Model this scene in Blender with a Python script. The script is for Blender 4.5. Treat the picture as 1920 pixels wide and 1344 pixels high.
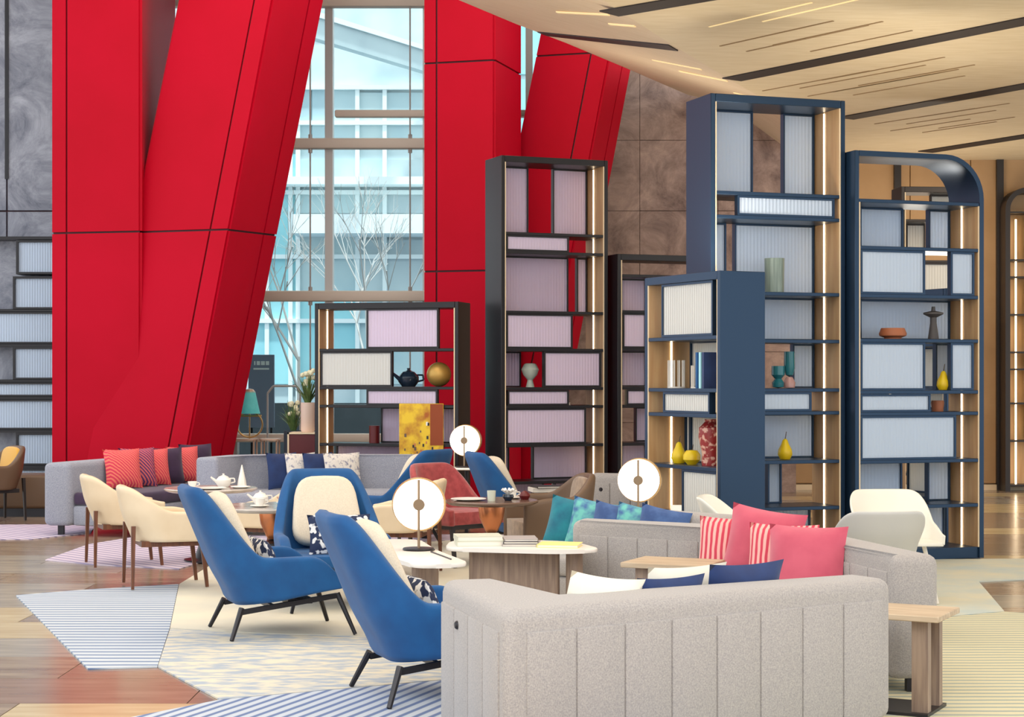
import bpy, bmesh, math, random
from mathutils import Vector, Matrix
random.seed(7)
for o in list(bpy.data.objects): bpy.data.objects.remove(o)
SC = bpy.context.scene
COL = SC.collection
# ------------------------------------------------------------------ camera
F, HY, EYE = 3300.0, 710.0, 1.65          # focal length in px, horizon row, eye height
cam_d = bpy.data.cameras.new('camera'); cam = bpy.data.objects.new('camera', cam_d); COL.objects.link(cam)
cam.location = (0, 0, EYE); cam.rotation_euler = (math.radians(90), 0, 0)
cam_d.sensor_width = 36; cam_d.lens = F/1920*36; cam_d.shift_y = (HY-672)/1920
cam_d.clip_end = 300
SC.camera = cam
# ------------------------------------------------------------------ world, lights, exposure
w = bpy.data.worlds.new('world'); SC.world = w; w.use_nodes = True
bg = w.node_tree.nodes['Background']; bg.inputs[0].default_value = (0.90, 0.955, 1.0, 1); bg.inputs[1].default_value = 1.75
def area(name, loc, rot, sx, sy, power, col):
    d = bpy.data.lights.new(name, 'AREA'); d.shape = 'RECTANGLE'; d.size = sx; d.size_y = sy; d.energy = power; d.color = col
    o = bpy.data.objects.new(name, d); COL.objects.link(o); o.location = loc; o.rotation_euler = [math.radians(a) for a in rot]
    return o
area('atrium_ceiling_light', (-2.5, 15.5, 8.9), (0, 0, 0), 7, 12, 560, (1, .93, .84))
area('lounge_ceiling_light', (2.6, 11.2, 4.75), (0, 0, 0), 3.5, 5.5, 110, (1, .9, .78))
area('entrance_ceiling_light', (0.0, 3.0, 6.0), (35, 0, 0), 9, 4, 260, (1, .94, .87))
area('corridor_ceiling_light', (6.6, 20.0, 4.7), (0, 0, 0), 1.2, 6, 150, (1, .82, .6))
for nm, lo, sx, sy, pw in (('fill_uplight', (1.55, 14.95, 2.56), .9, .35, 24), ('fill_uplight', (4.05, 17.4, 2.56), .9, .35, 32), ('fill_uplight', (1.6, 20.5, 3.12), 1.0, .4, 30), ('fill_uplight', (3.4, 16.25, 3.72), .9, .3, 5), ('fill_uplight', (5.8, 24.5, 2.4), 1.2, .4, 36)):
    area(nm, lo, (180, 0, 0), sx, sy, pw, (1, .9, .74))  # unseen uplights added to brighten the wooden ceiling
sd = bpy.data.lights.new('sun', 'SUN'); sd.energy = 5; sd.angle = math.radians(3); sd.color = (1, .97, .92)
so = bpy.data.objects.new('sun', sd); COL.objects.link(so); so.rotation_euler = (math.radians(15), 0, 0); so.location = (0, 20, 30)
SC.view_settings.view_transform = 'Standard'; SC.view_settings.look = 'None'
SC.view_settings.gamma = 1; SC.view_settings.use_curve_mapping = False
SC.view_settings.exposure = 0.05

# ------------------------------------------------------------------ helpers
def lin(c):
    out = []
    for v in c:
        v /= 255.0
        out.append(v/12.92 if v <= .04045 else ((v+.055)/1.055)**2.4)
    return (*out, 1)
def G(px, py, h=0.0):
    Y = (EYE-h)*F/(py-HY); return Vector(((px-960)*Y/F, Y, h))
def PY(px, py, Y):
    return Vector(((px-960)*Y/F, Y, EYE-(py-HY)*Y/F))
def mat(name, col, rough=.5, metal=0, nrough=.5, ndist=0, col2=None, nscale=5, detail=4, bump=0, bscale=50, coat=0, sheen=0, emit=0, stretch=None, wave=None, spec=None, ramp=(.35, .65), trans=0, alpha=1, ior=None):
    m = bpy.data.materials.new(name); m.use_nodes = True
    nt = m.node_tree; b = nt.nodes['Principled BSDF']
    b.inputs['Base Color'].default_value = lin(col); b.inputs['Roughness'].default_value = rough; b.inputs['Metallic'].default_value = metal
    b.inputs['Coat Weight'].default_value = coat; b.inputs['Sheen Weight'].default_value = sheen
    if spec is not None: b.inputs['Specular IOR Level'].default_value = spec
    if trans: b.inputs['Transmission Weight'].default_value = trans
    if ior: b.inputs['IOR'].default_value = ior
    if emit:
        b.inputs['Emission Color'].default_value = lin(col); b.inputs['Emission Strength'].default_value = emit
    tc = nt.nodes.new('ShaderNodeTexCoord'); src = tc.outputs['Object']
    if stretch:
        mp = nt.nodes.new('ShaderNodeMapping'); mp.inputs['Scale'].default_value = stretch
        nt.links.new(src, mp.inputs['Vector']); src = mp.outputs['Vector']
    if col2 is not None:
        if wave:
            t = nt.nodes.new('ShaderNodeTexWave'); t.bands_direction = wave[0]; t.inputs['Scale'].default_value = nscale
            t.inputs['Distortion'].default_value = wave[1]; t.inputs['Detail'].default_value = detail
            fac = t.outputs['Fac']
        else:
            t = nt.nodes.new('ShaderNodeTexNoise'); t.inputs['Scale'].default_value = nscale; t.inputs['Detail'].default_value = detail; t.inputs['Roughness'].default_value = nrough; t.inputs['Distortion'].default_value = ndist
            fac = t.outputs['Fac']
        nt.links.new(src, t.inputs['Vector'])
        r = nt.nodes.new('ShaderNodeValToRGB'); r.color_ramp.elements[0].color = lin(col); r.color_ramp.elements[1].color = lin(col2)
        r.color_ramp.elements[0].position, r.color_ramp.elements[1].position = ramp
        nt.links.new(fac, r.inputs['Fac']); nt.links.new(r.outputs['Color'], b.inputs['Base Color'])
    if bump:
        n = nt.nodes.new('ShaderNodeTexNoise'); n.inputs['Scale'].default_value = bscale; n.inputs['Detail'].default_value = 3
        nt.links.new(src, n.inputs['Vector'])
        bp = nt.nodes.new('ShaderNodeBump'); bp.inputs['Strength'].default_value = bump; bp.inputs['Distance'].default_value = .01
        nt.links.new(n.outputs['Fac'], bp.inputs['Height']); nt.links.new(bp.outputs['Normal'], b.inputs['Normal'])
    return m
def frosted(name, col, wt=.3, ribs=True):
    m = bpy.data.materials.new(name); m.use_nodes = True; nt = m.node_tree
    b = nt.nodes['Principled BSDF']; out = nt.nodes['Material Output']
    b.inputs['Base Color'].default_value = lin(col); b.inputs['Roughness'].default_value = .35
    t = nt.nodes.new('ShaderNodeBsdfTranslucent'); t.inputs[0].default_value = lin(col)
    mx = nt.nodes.new('ShaderNodeMixShader'); mx.inputs[0].default_value = wt
    nt.links.new(b.outputs[0], mx.inputs[1]); nt.links.new(t.outputs[0], mx.inputs[2]); nt.links.new(mx.outputs[0], out.inputs[0])
    if ribs:
        tc = nt.nodes.new('ShaderNodeTexCoord'); wv = nt.nodes.new('ShaderNodeTexWave'); wv.inputs['Scale'].default_value = 9
        nt.links.new(tc.outputs['Object'], wv.inputs['Vector'])
        bp = nt.nodes.new('ShaderNodeBump'); bp.inputs['Strength'].default_value = .5; bp.inputs['Distance'].default_value = .008
        nt.links.new(wv.outputs['Fac'], bp.inputs['Height']); nt.links.new(bp.outputs['Normal'], b.inputs['Normal'])
    return m
M = {}
M['red'] = mat('red_lacquer', (186, 0, 36), .6, col2=(174, 0, 28), nscale=.5, spec=.12)
M['joint'] = mat('dark_joint', (60, 8, 22), .6)
M['stone_grey'] = mat('grey_stone', (92, 96, 112), .55, col2=(178, 180, 192), nscale=1.5, detail=14, nrough=.72, ndist=.8, bump=.15, bscale=8, ramp=(.34, .66))
M['stone_brown'] = mat('brown_stone', (112, 90, 84), .5, col2=(196, 168, 154), nscale=1.6, detail=14, nrough=.75, ndist=.6, bump=.1, bscale=8, ramp=(.34, .66))
M['navy'] = mat('navy_metal', (34, 58, 84), .36, .5)
M['black'] = mat('black_metal', (30, 27, 31), .4, .2)
M['dark'] = mat('dark_bronze', (50, 44, 42), .4, .3)
M['lining'] = mat('oak_lining', (200, 160, 112), .45, col2=(186, 142, 96), nscale=3, stretch=(6, 6, .6))
M['lining_pale'] = mat('pale_edge', (238, 214, 178), .45)
M['led'] = mat('led_strip', (255, 232, 195), .5, emit=6)
M['pane_blue'] = frosted('frosted_blue_glass', (214, 230, 250))
M['pane_backlit'] = frosted('frosted_backlit_glass', (238, 222, 244))  # lavender tint paints in light from the red columns behind the panes
M['pane_white'] = frosted('frosted_white_glass', (236, 236, 232))
M['clear'] = mat('clear_glass', (235, 250, 250), .02, trans=1, ior=1.1)
M['mullion'] = mat('aluminium', (196, 190, 186), .4, .3)
M['beam'] = mat('white_beam', (232, 216, 200), .5)
M['ceil'] = mat('oak_ceiling', (226, 208, 176), .6, col2=(216, 196, 160), nscale=2.5, stretch=(1.2, 10, 1))
M['ceil2'] = mat('oak_soffit', (232, 212, 184), .6, col2=(222, 200, 168), nscale=2.5, stretch=(1.2, 10, 1))
M['slot'] = mat('slot_black', (38, 28, 26), .6)
M['slot_tan'] = mat('slot_tan', (150, 122, 84), .6)
M['slot_lit'] = mat('slot_lit', (240, 214, 160), .6, emit=.45)
M['tanwall'] = mat('tan_wall', (186, 148, 104), .5, col2=(176, 138, 94), nscale=2)
M['white_wall'] = mat('plaster', (214, 206, 196), .7)
M['sofa'] = mat('grey_tweed', (178, 170, 163), .9, col2=(146, 141, 140), nscale=150, detail=6, bump=.25, bscale=160, sheen=.2, ramp=(.3, .7))
M['sofa_blue'] = mat('blue_grey_tweed', (168, 170, 182), .9, col2=(138, 142, 156), nscale=130, detail=6, bump=.25, bscale=160, sheen=.2)
M['blue'] = mat('blue_velvet', (6, 84, 142), .75, col2=(4, 74, 130), nscale=8, sheen=.1)
M['cream'] = mat('cream_wool', (230, 216, 194), .9, col2=(218, 204, 182), nscale=140, bump=.15, bscale=150)
M['leather'] = mat('cream_leather', (236, 214, 182), .5, col2=(228, 204, 170), nscale=4)
M['walnut'] = mat('walnut', (120, 72, 46), .4, col2=(92, 54, 36), nscale=4, stretch=(12, 12, 1))
M['ashwood'] = mat('grey_oak', (160, 136, 116), .5, col2=(128, 106, 92), nscale=4, stretch=(10, 10, .8))
M['ashtop'] = mat('grey_oak_top', (206, 184, 156), .5, col2=(180, 156, 128), nscale=3, stretch=(1, 10, 10))
M['darkleg'] = mat('dark_leg', (44, 42, 46), .35, .4)
M['pink'] = mat('pink_velvet', (206, 88, 108), .8, col2=(192, 74, 96), nscale=6, sheen=.5)
M['pinkstripe'] = mat('pink_stripe', (205, 62, 84), .85, col2=(242, 178, 168), nscale=9, wave=('X', 1.2), detail=2)
M['weave'] = mat('coral_weave', (226, 60, 92), .85, col2=(246, 130, 110), nscale=16, wave=('DIAGONAL', 2), detail=1)
M['weave2'] = mat('purple_weave', (92, 52, 110), .85, col2=(224, 110, 110), nscale=14, wave=('DIAGONAL', 1), detail=1)
M['purple'] = mat('aubergine', (62, 38, 74), .8, col2=(52, 30, 62), nscale=8, sheen=.3)
M['navyfab'] = mat('navy_fabric', (24, 52, 104), .8, col2=(18, 42, 90), nscale=9, sheen=.3)
M['teal'] = mat('teal_fabric', (16, 128, 142), .8, col2=(10, 98, 122), nscale=9, sheen=.3)
M['bluegreen'] = mat('blue_green_pattern', (72, 108, 158), .85, col2=(112, 190, 180), nscale=16, detail=2)
M['slate'] = mat('slate_blue_fabric', (74, 104, 156), .85, col2=(54, 80, 130), nscale=12, sheen=.2)
M['pattern'] = mat('blue_white_pattern', (30, 44, 78), .85, col2=(226, 226, 226), nscale=22, detail=1, ramp=(.5, .56))
M['palepattern'] = mat('grey_white_pattern', (228, 222, 214), .85, col2=(140, 140, 160), nscale=26, detail=2, ramp=(.52, .66))
M['ivory'] = mat('ivory_fabric', (240, 232, 214), .85, bump=.1, bscale=120)
M['redvelvet'] = mat('rose_velvet', (176, 72, 72), .75, col2=(148, 52, 54), nscale=18, detail=4, sheen=.4)
M['taupe'] = mat('taupe_velvet', (158, 130, 100), .75, col2=(126, 100, 76), nscale=18, sheen=.4)
M['brownshell'] = mat('brown_leather', (104, 80, 60), .45)
M['piping'] = mat('tan_piping', (206, 172, 132), .6)
M['yellow'] = mat('mustard_velvet', (218, 164, 60), .8, sheen=.4)
M['white'] = mat('white_plastic', (232, 228, 216), .35)
M['greyplastic'] = mat('grey_plastic', (196, 194, 190), .4)
M['porcelain'] = mat('porcelain', (242, 238, 230), .2)
M['tabletop'] = mat('white_solid', (240, 232, 222), .35)
M['stonetop'] = mat('stone_top', (206, 198, 190), .15, col2=(180, 168, 160), nscale=5)
M['darktop'] = mat('dark_top', (110, 86, 74), .2)
M['copper'] = mat('copper', (206, 130, 88), .28, .8)
M['brass'] = mat('brass', (206, 164, 108), .35, .8)
M['rosebrass'] = mat('rose_brass', (224, 184, 160), .4, .4)
M['bronze'] = mat('bronze_ring', (150, 126, 100), .35, .6)
M['opal'] = mat('opal_glass', (255, 247, 230), .4, emit=3.2)
M['page'] = mat('paper', (238, 230, 216), .7)
M['book_grey'] = mat('book_grey', (168, 160, 158), .6)
M['book_green'] = mat('book_sage', (206, 208, 190), .6)
M['book_yel'] = mat('book_yellow', (246, 226, 140), .6)
M['book_dark'] = mat('book_dark', (40, 36, 40), .5)
M['pear'] = mat('pear_yellow', (232, 200, 20), .4, col2=(214, 176, 14), nscale=8)
M['stem'] = mat('stem', (70, 50, 30), .6)
M['gold'] = mat('gold_ball', (190, 150, 78), .4, .5)
M['teapot'] = mat('black_blue_glaze', (30, 42, 58), .12)
M['terracotta'] = mat('terracotta', (168, 100, 66), .6)
M['basalt'] = mat('basalt', (74, 70, 70), .6)
M['celadon'] = mat('celadon', (140, 156, 146), .3, col2=(110, 126, 120), nscale=6, stretch=(8, 8, .5))
M['tealglass'] = mat('teal_glass', (40, 112, 124), .15)
M['blushglass'] = mat('blush_glass', (190, 146, 140), .2)
M['redvase'] = mat('red_vase', (150, 40, 40), .35, col2=(220, 170, 150), nscale=24, detail=2, ramp=(.5, .6))
M['lattice'] = mat('white_lattice', (226, 218, 206), .4)
M['bluevase'] = mat('blue_vase', (72, 140, 190), .4)
M['greenvase'] = mat('sea_green_vase', (70, 140, 145), .4)
M['glasswhite'] = mat('smoke_glass', (190, 200, 190), .1)
M['art'] = mat('gilded_abstract', (244, 204, 44), .5, col2=(176, 92, 20), nscale=7, detail=6, ramp=(.42, .7))
M['artedge'] = mat('art_brown', (150, 66, 22), .6)
M['burg'] = mat('burgundy', (92, 12, 18), .4)
M['leaf'] = mat('leaf', (70, 104, 56), .6, col2=(120, 144, 84), nscale=10)
M['leafpale'] = mat('pale_bloom', (226, 222, 190), .7)
M['pot'] = mat('blush_pot', (232, 206, 190), .5)
M['shade'] = mat('teal_shade', (82, 178, 178), .7, col2=(120, 206, 200), nscale=4, emit=.25)
M['sign'] = mat('sign_grey', (120, 134, 158), .5)
M['facade'] = mat('facade_panel', (206, 218, 222), .6, col2=(180, 200, 206), nscale=.8)
M['facade2'] = mat('facade_grey', (176, 192, 198), .6, col2=(190, 206, 210), nscale=1)
M['facglass'] = mat('facade_teal_glass', (150, 206, 218), .15, col2=(168, 222, 228), nscale=.6)
M['facglass2'] = mat('facade_blue_glass', (164, 192, 202), .15, col2=(196, 214, 216), nscale=.5)
M['facwhite'] = mat('facade_white', (226, 236, 238), .6)
M['bark'] = mat('bark', (176, 176, 176), .8)
M['pave'] = mat('outdoor_paving', (90, 104, 118), .7)
M['hedge'] = mat('dark_hoarding', (52, 64, 74), .6)
def stone_floor(name, c1, c2):
    return mat(name, c1, .2, col2=c2, nscale=2.4, detail=8, stretch=(.7, 5, 1), ramp=(.3, .7))
TILE = [stone_floor('marble_brown', (132, 112, 96), (174, 156, 134)), stone_floor('marble_grey', (150, 142, 132), (186, 176, 158)),
        stone_floor('marble_beige', (214, 196, 158), (190, 168, 128)), stone_floor('marble_rust', (158, 132, 114), (136, 110, 94)),
        stone_floor('marble_umber', (120, 100, 88), (150, 128, 108))]
def carpet(name, c1, c2, **k): return mat(name, c1, .95, col2=c2, bump=.2, bscale=200, **k)
M['c_stripe'] = carpet('carpet_striped', (200, 206, 212), (112, 132, 166), nscale=2.6, wave=('Y', .6), detail=1, ramp=(.55, .95))
M['c_stripe2'] = carpet('carpet_diagonal', (196, 202, 210), (104, 122, 162), nscale=3.2, wave=('DIAGONAL', .2), detail=1, ramp=(.45, .85), stretch=(2.5, -1, 0))
M['c_cream'] = carpet('carpet_cream', (226, 218, 196), (206, 202, 188), nscale=1.2)
M['c_blotch'] = carpet('carpet_mottled', (168, 178, 190), (218, 210, 190), nscale=9, detail=4, stretch=(.7, 1.6, 1), ramp=(.4, .58))
M['c_lav'] = carpet('carpet_lavender', (214, 200, 214), (160, 150, 180), nscale=4, wave=('DIAGONAL', .5), detail=1, ramp=(.5, .9))
M['c_green'] = carpet('carpet_sage', (214, 206, 172), (158, 168, 160), nscale=3.2, wave=('Y', .8), detail=2, ramp=(.5, .95))
M['c_blue'] = carpet('carpet_pale_blue', (190, 200, 196), (216, 210, 186), nscale=2)

def obj(name, bm, m, parent=None, smooth=True, mods=()):
    me = bpy.data.meshes.new(name); bm.normal_update(); bm.to_mesh(me); bm.free()
    if smooth:
        for p in me.polygons: p.use_smooth = True
        try: me.set_sharp_from_angle(angle=math.radians(38))
        except Exception: pass
    o = bpy.data.objects.new(name, me); COL.objects.link(o)
    me.materials.append(M[m] if isinstance(m, str) else m)
    if parent is not None: o.parent = parent
    return o
def tag(o, label, cat, group=None, kind=None):
    o['label'] = label; o['category'] = cat
    if group: o['group'] = group
    if kind: o['kind'] = kind
    return o
def thing(name, label, cat, loc=(0, 0, 0), rz=0, group=None):
    o = bpy.data.objects.new(name, None); COL.objects.link(o); o.location = loc; o.rotation_euler = (0, 0, math.radians(rz)); o.empty_display_size = .1
    return tag(o, label, cat, group)
def struct(o):
    o['kind'] = 'structure'; return o
def copy_tree(o, parent=None):
    c = o.copy(); COL.objects.link(c)
    if parent is not None: c.parent = parent
    for ch in list(o.children): copy_tree(ch, c)
    return c
def bx(bm, x0, x1, y0, y1, z0, z1, bev=0, seg=2):
    vs = [bm.verts.new(p) for p in ((x0, y0, z0), (x1, y0, z0), (x1, y1, z0), (x0, y1, z0), (x0, y0, z1), (x1, y0, z1), (x1, y1, z1), (x0, y1, z1))]
    fs = [bm.faces.new([vs[i] for i in f]) for f in ((3, 2, 1, 0), (4, 5, 6, 7), (0, 1, 5, 4), (1, 2, 6, 5), (2, 3, 7, 6), (3, 0, 4, 7))]
    if bev:
        es = list({e for f in fs for e in f.edges})
        bmesh.ops.bevel(bm, geom=es, offset=bev, segments=seg, profile=.5, affect='EDGES', clamp_overlap=True)
    return bm
def box(name, x0, x1, y0, y1, z0, z1, m, parent=None, bev=0, seg=2):
    return obj(name, bx(bmesh.new(), x0, x1, y0, y1, z0, z1, bev, seg), m, parent)
def prism(pts, z0, z1, bev=0, seg=3):
    """plan polygon -> solid; z0/z1 may be callables of (x, y)"""
    bm = bmesh.new(); n = len(pts)
    A = sum(pts[i][0]*pts[(i+1) % n][1]-pts[(i+1) % n][0]*pts[i][1] for i in range(n))
    if A < 0: pts = list(pts)[::-1]
    f0 = z0 if callable(z0) else (lambda x, y: z0)
    f1 = z1 if callable(z1) else (lambda x, y: z1)
    lo = [bm.verts.new((p[0], p[1], f0(p[0], p[1]))) for p in pts]; hi = [bm.verts.new((p[0], p[1], f1(p[0], p[1]))) for p in pts]
    bm.faces.new(lo[::-1]); bm.faces.new(hi)
    for i in range(n): bm.faces.new((lo[i], lo[(i+1) % n], hi[(i+1) % n], hi[i]))
    if bev: bmesh.ops.bevel(bm, geom=bm.edges[:], offset=bev, segments=seg, profile=.5, affect='EDGES', clamp_overlap=True)
    return bm
def slab(quad, th, away):
    """a plate with the given outline (world points), thickened along `away`"""
    bm = bmesh.new(); a = Vector(away)*th
    lo = [bm.verts.new(q) for q in quad]; hi = [bm.verts.new(Vector(q)+a) for q in quad]; n = len(quad)
    bm.faces.new(lo); bm.faces.new(hi[::-1])
    for i in range(n): bm.faces.new((lo[i], hi[i], hi[(i+1) % n], lo[(i+1) % n]))
    bmesh.ops.recalc_face_normals(bm, faces=bm.faces[:])
    return bm
def lathe(prof, n=24, bm=None, at=(0, 0, 0)):
    bm = bm or bmesh.new(); rings = []
    for r, z in prof:
        if r < 1e-5: rings.append([bm.verts.new((at[0], at[1], at[2]+z))])
        else: rings.append([bm.verts.new((at[0]+r*math.cos(2*math.pi*i/n), at[1]+r*math.sin(2*math.pi*i/n), at[2]+z)) for i in range(n)])
    for a, b in zip(rings, rings[1:]):
        for i in range(n):
            j = (i+1) % n
            if len(a) == 1 and len(b) == 1: continue
            if len(a) == 1: bm.faces.new((a[0], b[j], b[i]))
            elif len(b) == 1: bm.faces.new((a[i], a[j], b[0]))
            else: bm.faces.new((a[i], a[j], b[j], b[i]))
    bmesh.ops.recalc_face_normals(bm, faces=bm.faces[:])
    return bm
def bar(bm, p, q, r0, r1=None, n=8, square=False):
    p, q = Vector(p), Vector(q); r1 = r0 if r1 is None else r1
    d = (q-p).normalized(); up = Vector((0, 0, 1)) if abs(d.z) < .95 else Vector((1, 0, 0))
    a = d.cross(up).normalized(); b = d.cross(a)
    if square: n = 4
    off = math.pi/4 if square else 0
    A = [bm.verts.new(p+(a*math.cos(off+2*math.pi*i/n)+b*math.sin(off+2*math.pi*i/n))*r0) for i in range(n)]
    B = [bm.verts.new(q+(a*math.cos(off+2*math.pi*i/n)+b*math.sin(off+2*math.pi*i/n))*r1) for i in range(n)]
    fs = [bm.faces.new((A[i], A[(i+1) % n], B[(i+1) % n], B[i])) for i in range(n)] + [bm.faces.new(A[::-1]), bm.faces.new(B)]
    bmesh.ops.recalc_face_normals(bm, faces=fs)
    return bm
def tube(bm, pts, r, n=8):
    for p, q in zip(pts, pts[1:]): bar(bm, p, q, r, r, n)
    return bm
def rrect(wd, dp, r, n=6, cx=0, cy=0):
    pts = []
    for k, (sx, sy) in enumerate(((1, 1), (-1, 1), (-1, -1), (1, -1))):
        for i in range(n+1):
            a = math.pi/2*(k+i/n); pts.append((cx+sx*(wd/2-r)+r*math.cos(a), cy+sy*(dp/2-r)+r*math.sin(a)))
    return pts
def smooth(x): x = max(0, min(1, x)); return x*x*(3-2*x)
def round_poly(P, r, n=5):
    out = []; m = len(P)
    for i in range(m):
        p, a, b = Vector(P[i]), Vector(P[i-1]), Vector(P[(i+1) % m])
        u, v = (a-p).normalized(), (b-p).normalized(); s, e = p+u*r, p+v*r
        for k in range(n+1):
            t = k/n; q = s*(1-t)**2+p*2*t*(1-t)+e*t*t; out.append((q.x, q.y))
    return out

# ------------------------------------------------------------------ floor
fl = struct(box('floor', -14, 14, -2, 30, -.25, -.03, TILE[1]))
tl = {}
NX, NY = 9, 28
for j in range(NY):
    for i in range(NX):
        x = -7.6+i*1.7+(.85 if j % 2 else 0); y = 5.2+j*.75
        k = random.choice([0, 0, 1, 1, 4, 4, 0])
        if -3.4 < x < 0 and y < 9.9: k = [3, 2, 3][j % 3]
        elif x <= -2.5 and y < 13: k = [2, 0, 1, 0, 1][(j+i) % 5]
        elif x > 1: k = random.choice([2, 0, 0, 1])
        if k not in tl:
            me_o = box('floor_tile', 0, 1.694, 0, .744, -.03, 0, TILE[k], fl); tl[k] = me_o.data; me_o.location = (x, y, 0)
        else:
            o = bpy.data.objects.new('floor_tile', tl[k]); COL.objects.link(o); o.parent = fl; o.location = (x, y, 0)

# carpet, laid in sections
cp = thing('carpet', 'large pale patterned carpet under the lounge seating', 'carpet', (0, 0, 0))
def csec(pts, m, z=.010, name='carpet_section'):
    P = [G(*p) for p in pts]
    return obj(name, prism([(p.x, p.y) for p in P], .001, z), m, cp, smooth=False)
csec([(30, 1118), (150, 1108), (335, 1097), (318, 1180), (295, 1252), (165, 1256)], 'c_stripe')
csec([(336, 1097), (430, 1040), (1000, 1005), (1300, 1010), (1300, 1190), (900, 1200), (500, 1190), (319, 1180)], 'c_cream')
csec([(319, 1181), (500, 1191), (900, 1201), (1300, 1191), (1300, 1255), (820, 1278), (412, 1314), (296, 1252)], 'c_blotch')
csec([(225, 1352), (412, 1315), (820, 1279), (1300, 1256), (1300, 1480), (150, 1480)], 'c_stripe2')
csec([(85, 1051), (165, 1022), (250, 1008), (600, 1003), (1000, 1004), (430, 1039), (336, 1068), (180, 1060)], 'c_lav')
csec([(-40, 985), (180, 984), (170, 1000), (60, 1012), (-40, 1013)], 'c_lav')
csec([(1301, 1010), (1420, 1010), (1765, 1050), (2500, 1045), (2500, 1060), (1835, 1092), (1883, 1148), (1700, 1165), (1301, 1160)], 'c_blue')
csec([(1301, 1161), (1700, 1166), (1884, 1149), (2500, 1190), (2500, 1480), (1301, 1480)], 'c_green')

# ------------------------------------------------------------------ walls, window wall, ceiling
YW = 25.0
sw = struct(box('wall_left', -9.5, -5.0, 24.3, 24.6, 0, 10, 'joint'))
for (x0, x1) in ((-9.4, -6.97), (-6.95, -5.0)):
    for (z0, z1) in ((0, 1.1), (1.12, 3.95), (3.97, 7.0), (7.02, 10)):
        box('stone_panel', x0, x1, 24.25, 24.3, z0, z1, 'stone_grey', sw, .004, 1)
box('slot', -6.985, -6.935, 24.235, 24.252, 4.4, 9, 'black', sw)
sb = struct(box('wall_back', .72, 4.1, 25.5, 25.8, 0, 10, 'stone_brown'))
for i in range(3):
    for j in range(9):
        box('stone_panel', .72+i*1.13, .72+i*1.13+1.125, 25.44, 25.5, j*1.02, j*1.02+1.014, 'stone_brown', sb, .003, 1)
tw = struct(box('wall_right', 4.1, 13, 26.2, 26.5, 0, 5.6, 'tanwall'))
for i in range(10):
    box('wall_panel', 4.12+i*.9, 4.12+i*.9+.89, 26.15, 26.2, .1, 5.6, 'tanwall', tw, .004, 1)
for px in (1683, 1875):
    x = (px-960)*26.1/F; box('wall_strip', x-.05, x+.05, 26.08, 26.16, 0, 5.6, 'dark', tw)
struct(box('baseboard_right', 4.1, 13, 26.1, 26.15, 0, .08, 'lining_pale'))
# window wall
gw = struct(box('window_1', -5.0, .72, YW+.02, YW+.05, .25, 10, 'clear'))
def wx(px): return (px-960)*YW/F
def wz(py): return EYE-(py-HY)*YW/F
for px, t, m in ((618, .055, 'mullion'), (440, .05, 'mullion'), (992, .05, 'mullion'), (800, .05, 'mullion')):
    box('mullion', wx(px)-t, wx(px)+t, YW-.12, YW+.1, 0, 10, m, gw)
for py, t in ((272, .075), (556, .075), (8, .075), (820, .06)):
    box('transom', -5.0, .72, YW-.22, YW-.04, wz(py)-t, wz(py)+t, 'beam', gw, .03, 2)
box('transom', wx(630), .72, YW-.2, YW-.04, wz(216)-.05, wz(216)+.05, 'beam', gw, .02, 2)
for px in (584, 770):
    obj('tension_cable', bar(bmesh.new(), (wx(px), YW-.15, 0), (wx(px), YW-.15, 10), .012), 'mullion', gw)
    for py in (272, 556): obj('cable_clamp', bar(bmesh.new(), (wx(px), YW-.15, wz(py)-.13), (wx(px), YW-.15, wz(py)+.13), .03), 'mullion', gw)
# ceiling of the lounge (right) and atrium
CZ = 4.9
def C(px, py, z=CZ): Y = (z-EYE)*F/(HY-py); return Vector(((px-960)*Y/F, Y, z))
edge = [C(1100, -60), C(1130, 0), C(1260, 84), C(1345, 135), C(1432, 186), C(1500, 225)]
main = [(e.x, e.y) for e in edge]+[(4.1, 25.2), (4.2, 26.2), (13, 26.2), (13, 6), (-.6, 6), (-.2, 11)]
cl = struct(obj('ceiling', prism(main, CZ, CZ+.06), 'ceil', smooth=False))
outer = [C(790, -30, 5.7), C(860, 0, 5.7), C(970, 46, 5.7), C(1060, 80, 5.7), C(1170, 126, 5.7), C(1290, 178, 5.7)]
bm = bmesh.new()
a = [bm.verts.new(p) for p in edge]; b = [bm.verts.new(p) for p in outer]
for i in range(5): bm.faces.new((a[i], a[i+1], b[i+1], b[i]))
v1 = bm.verts.new((4.1, 25.6, CZ)); v2 = bm.verts.new((3.0, 25.6, 5.7)); bm.faces.new((a[5], v1, v2, b[5]))
bmesh.ops.recalc_face_normals(bm, faces=bm.faces[:])
r = bmesh.ops.extrude_face_region(bm, geom=bm.faces[:])
for v in [g for g in r['geom'] if isinstance(g, bmesh.types.BMVert)]: v.co += Vector((.02, 0, .06))
bmesh.ops.recalc_face_normals(bm, faces=bm.faces[:])
obj('soffit', bm, 'ceil2', cl, smooth=False)
struct(box('ceiling_atrium', -10, 4, 4, 26, 9.2, 9.4, 'white_wall'))
def cslot(p, q, wd, m, name, zz=CZ, th=.012):
    p, q = Vector(p), Vector(q); d = (q-p).normalized(); n = Vector((-d.y, d.x, 0))*wd/2
    return obj(name, slab([p+n, q+n, q-n, p-n], th, (0, 0, -1)), m, cl, smooth=False)
for (p, q) in (((1372, 148), (1990, 25)), ((1585, 221), (1990, 148)), ((1735, 284), (1990, 244)), ((1142, 24), (1330, -8))):
    cslot(C(*p), C(*p)+(C(*q)-C(*p))*1.9, .28, 'slot', 'ceiling_slot')
def edge_pt(t):     # along soffit between edge and outer
    return t
def soff(i, s, t): return (edge[i].lerp(edge[i+1], s)).lerp(outer[i].lerp(outer[i+1], s), t)
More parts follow.
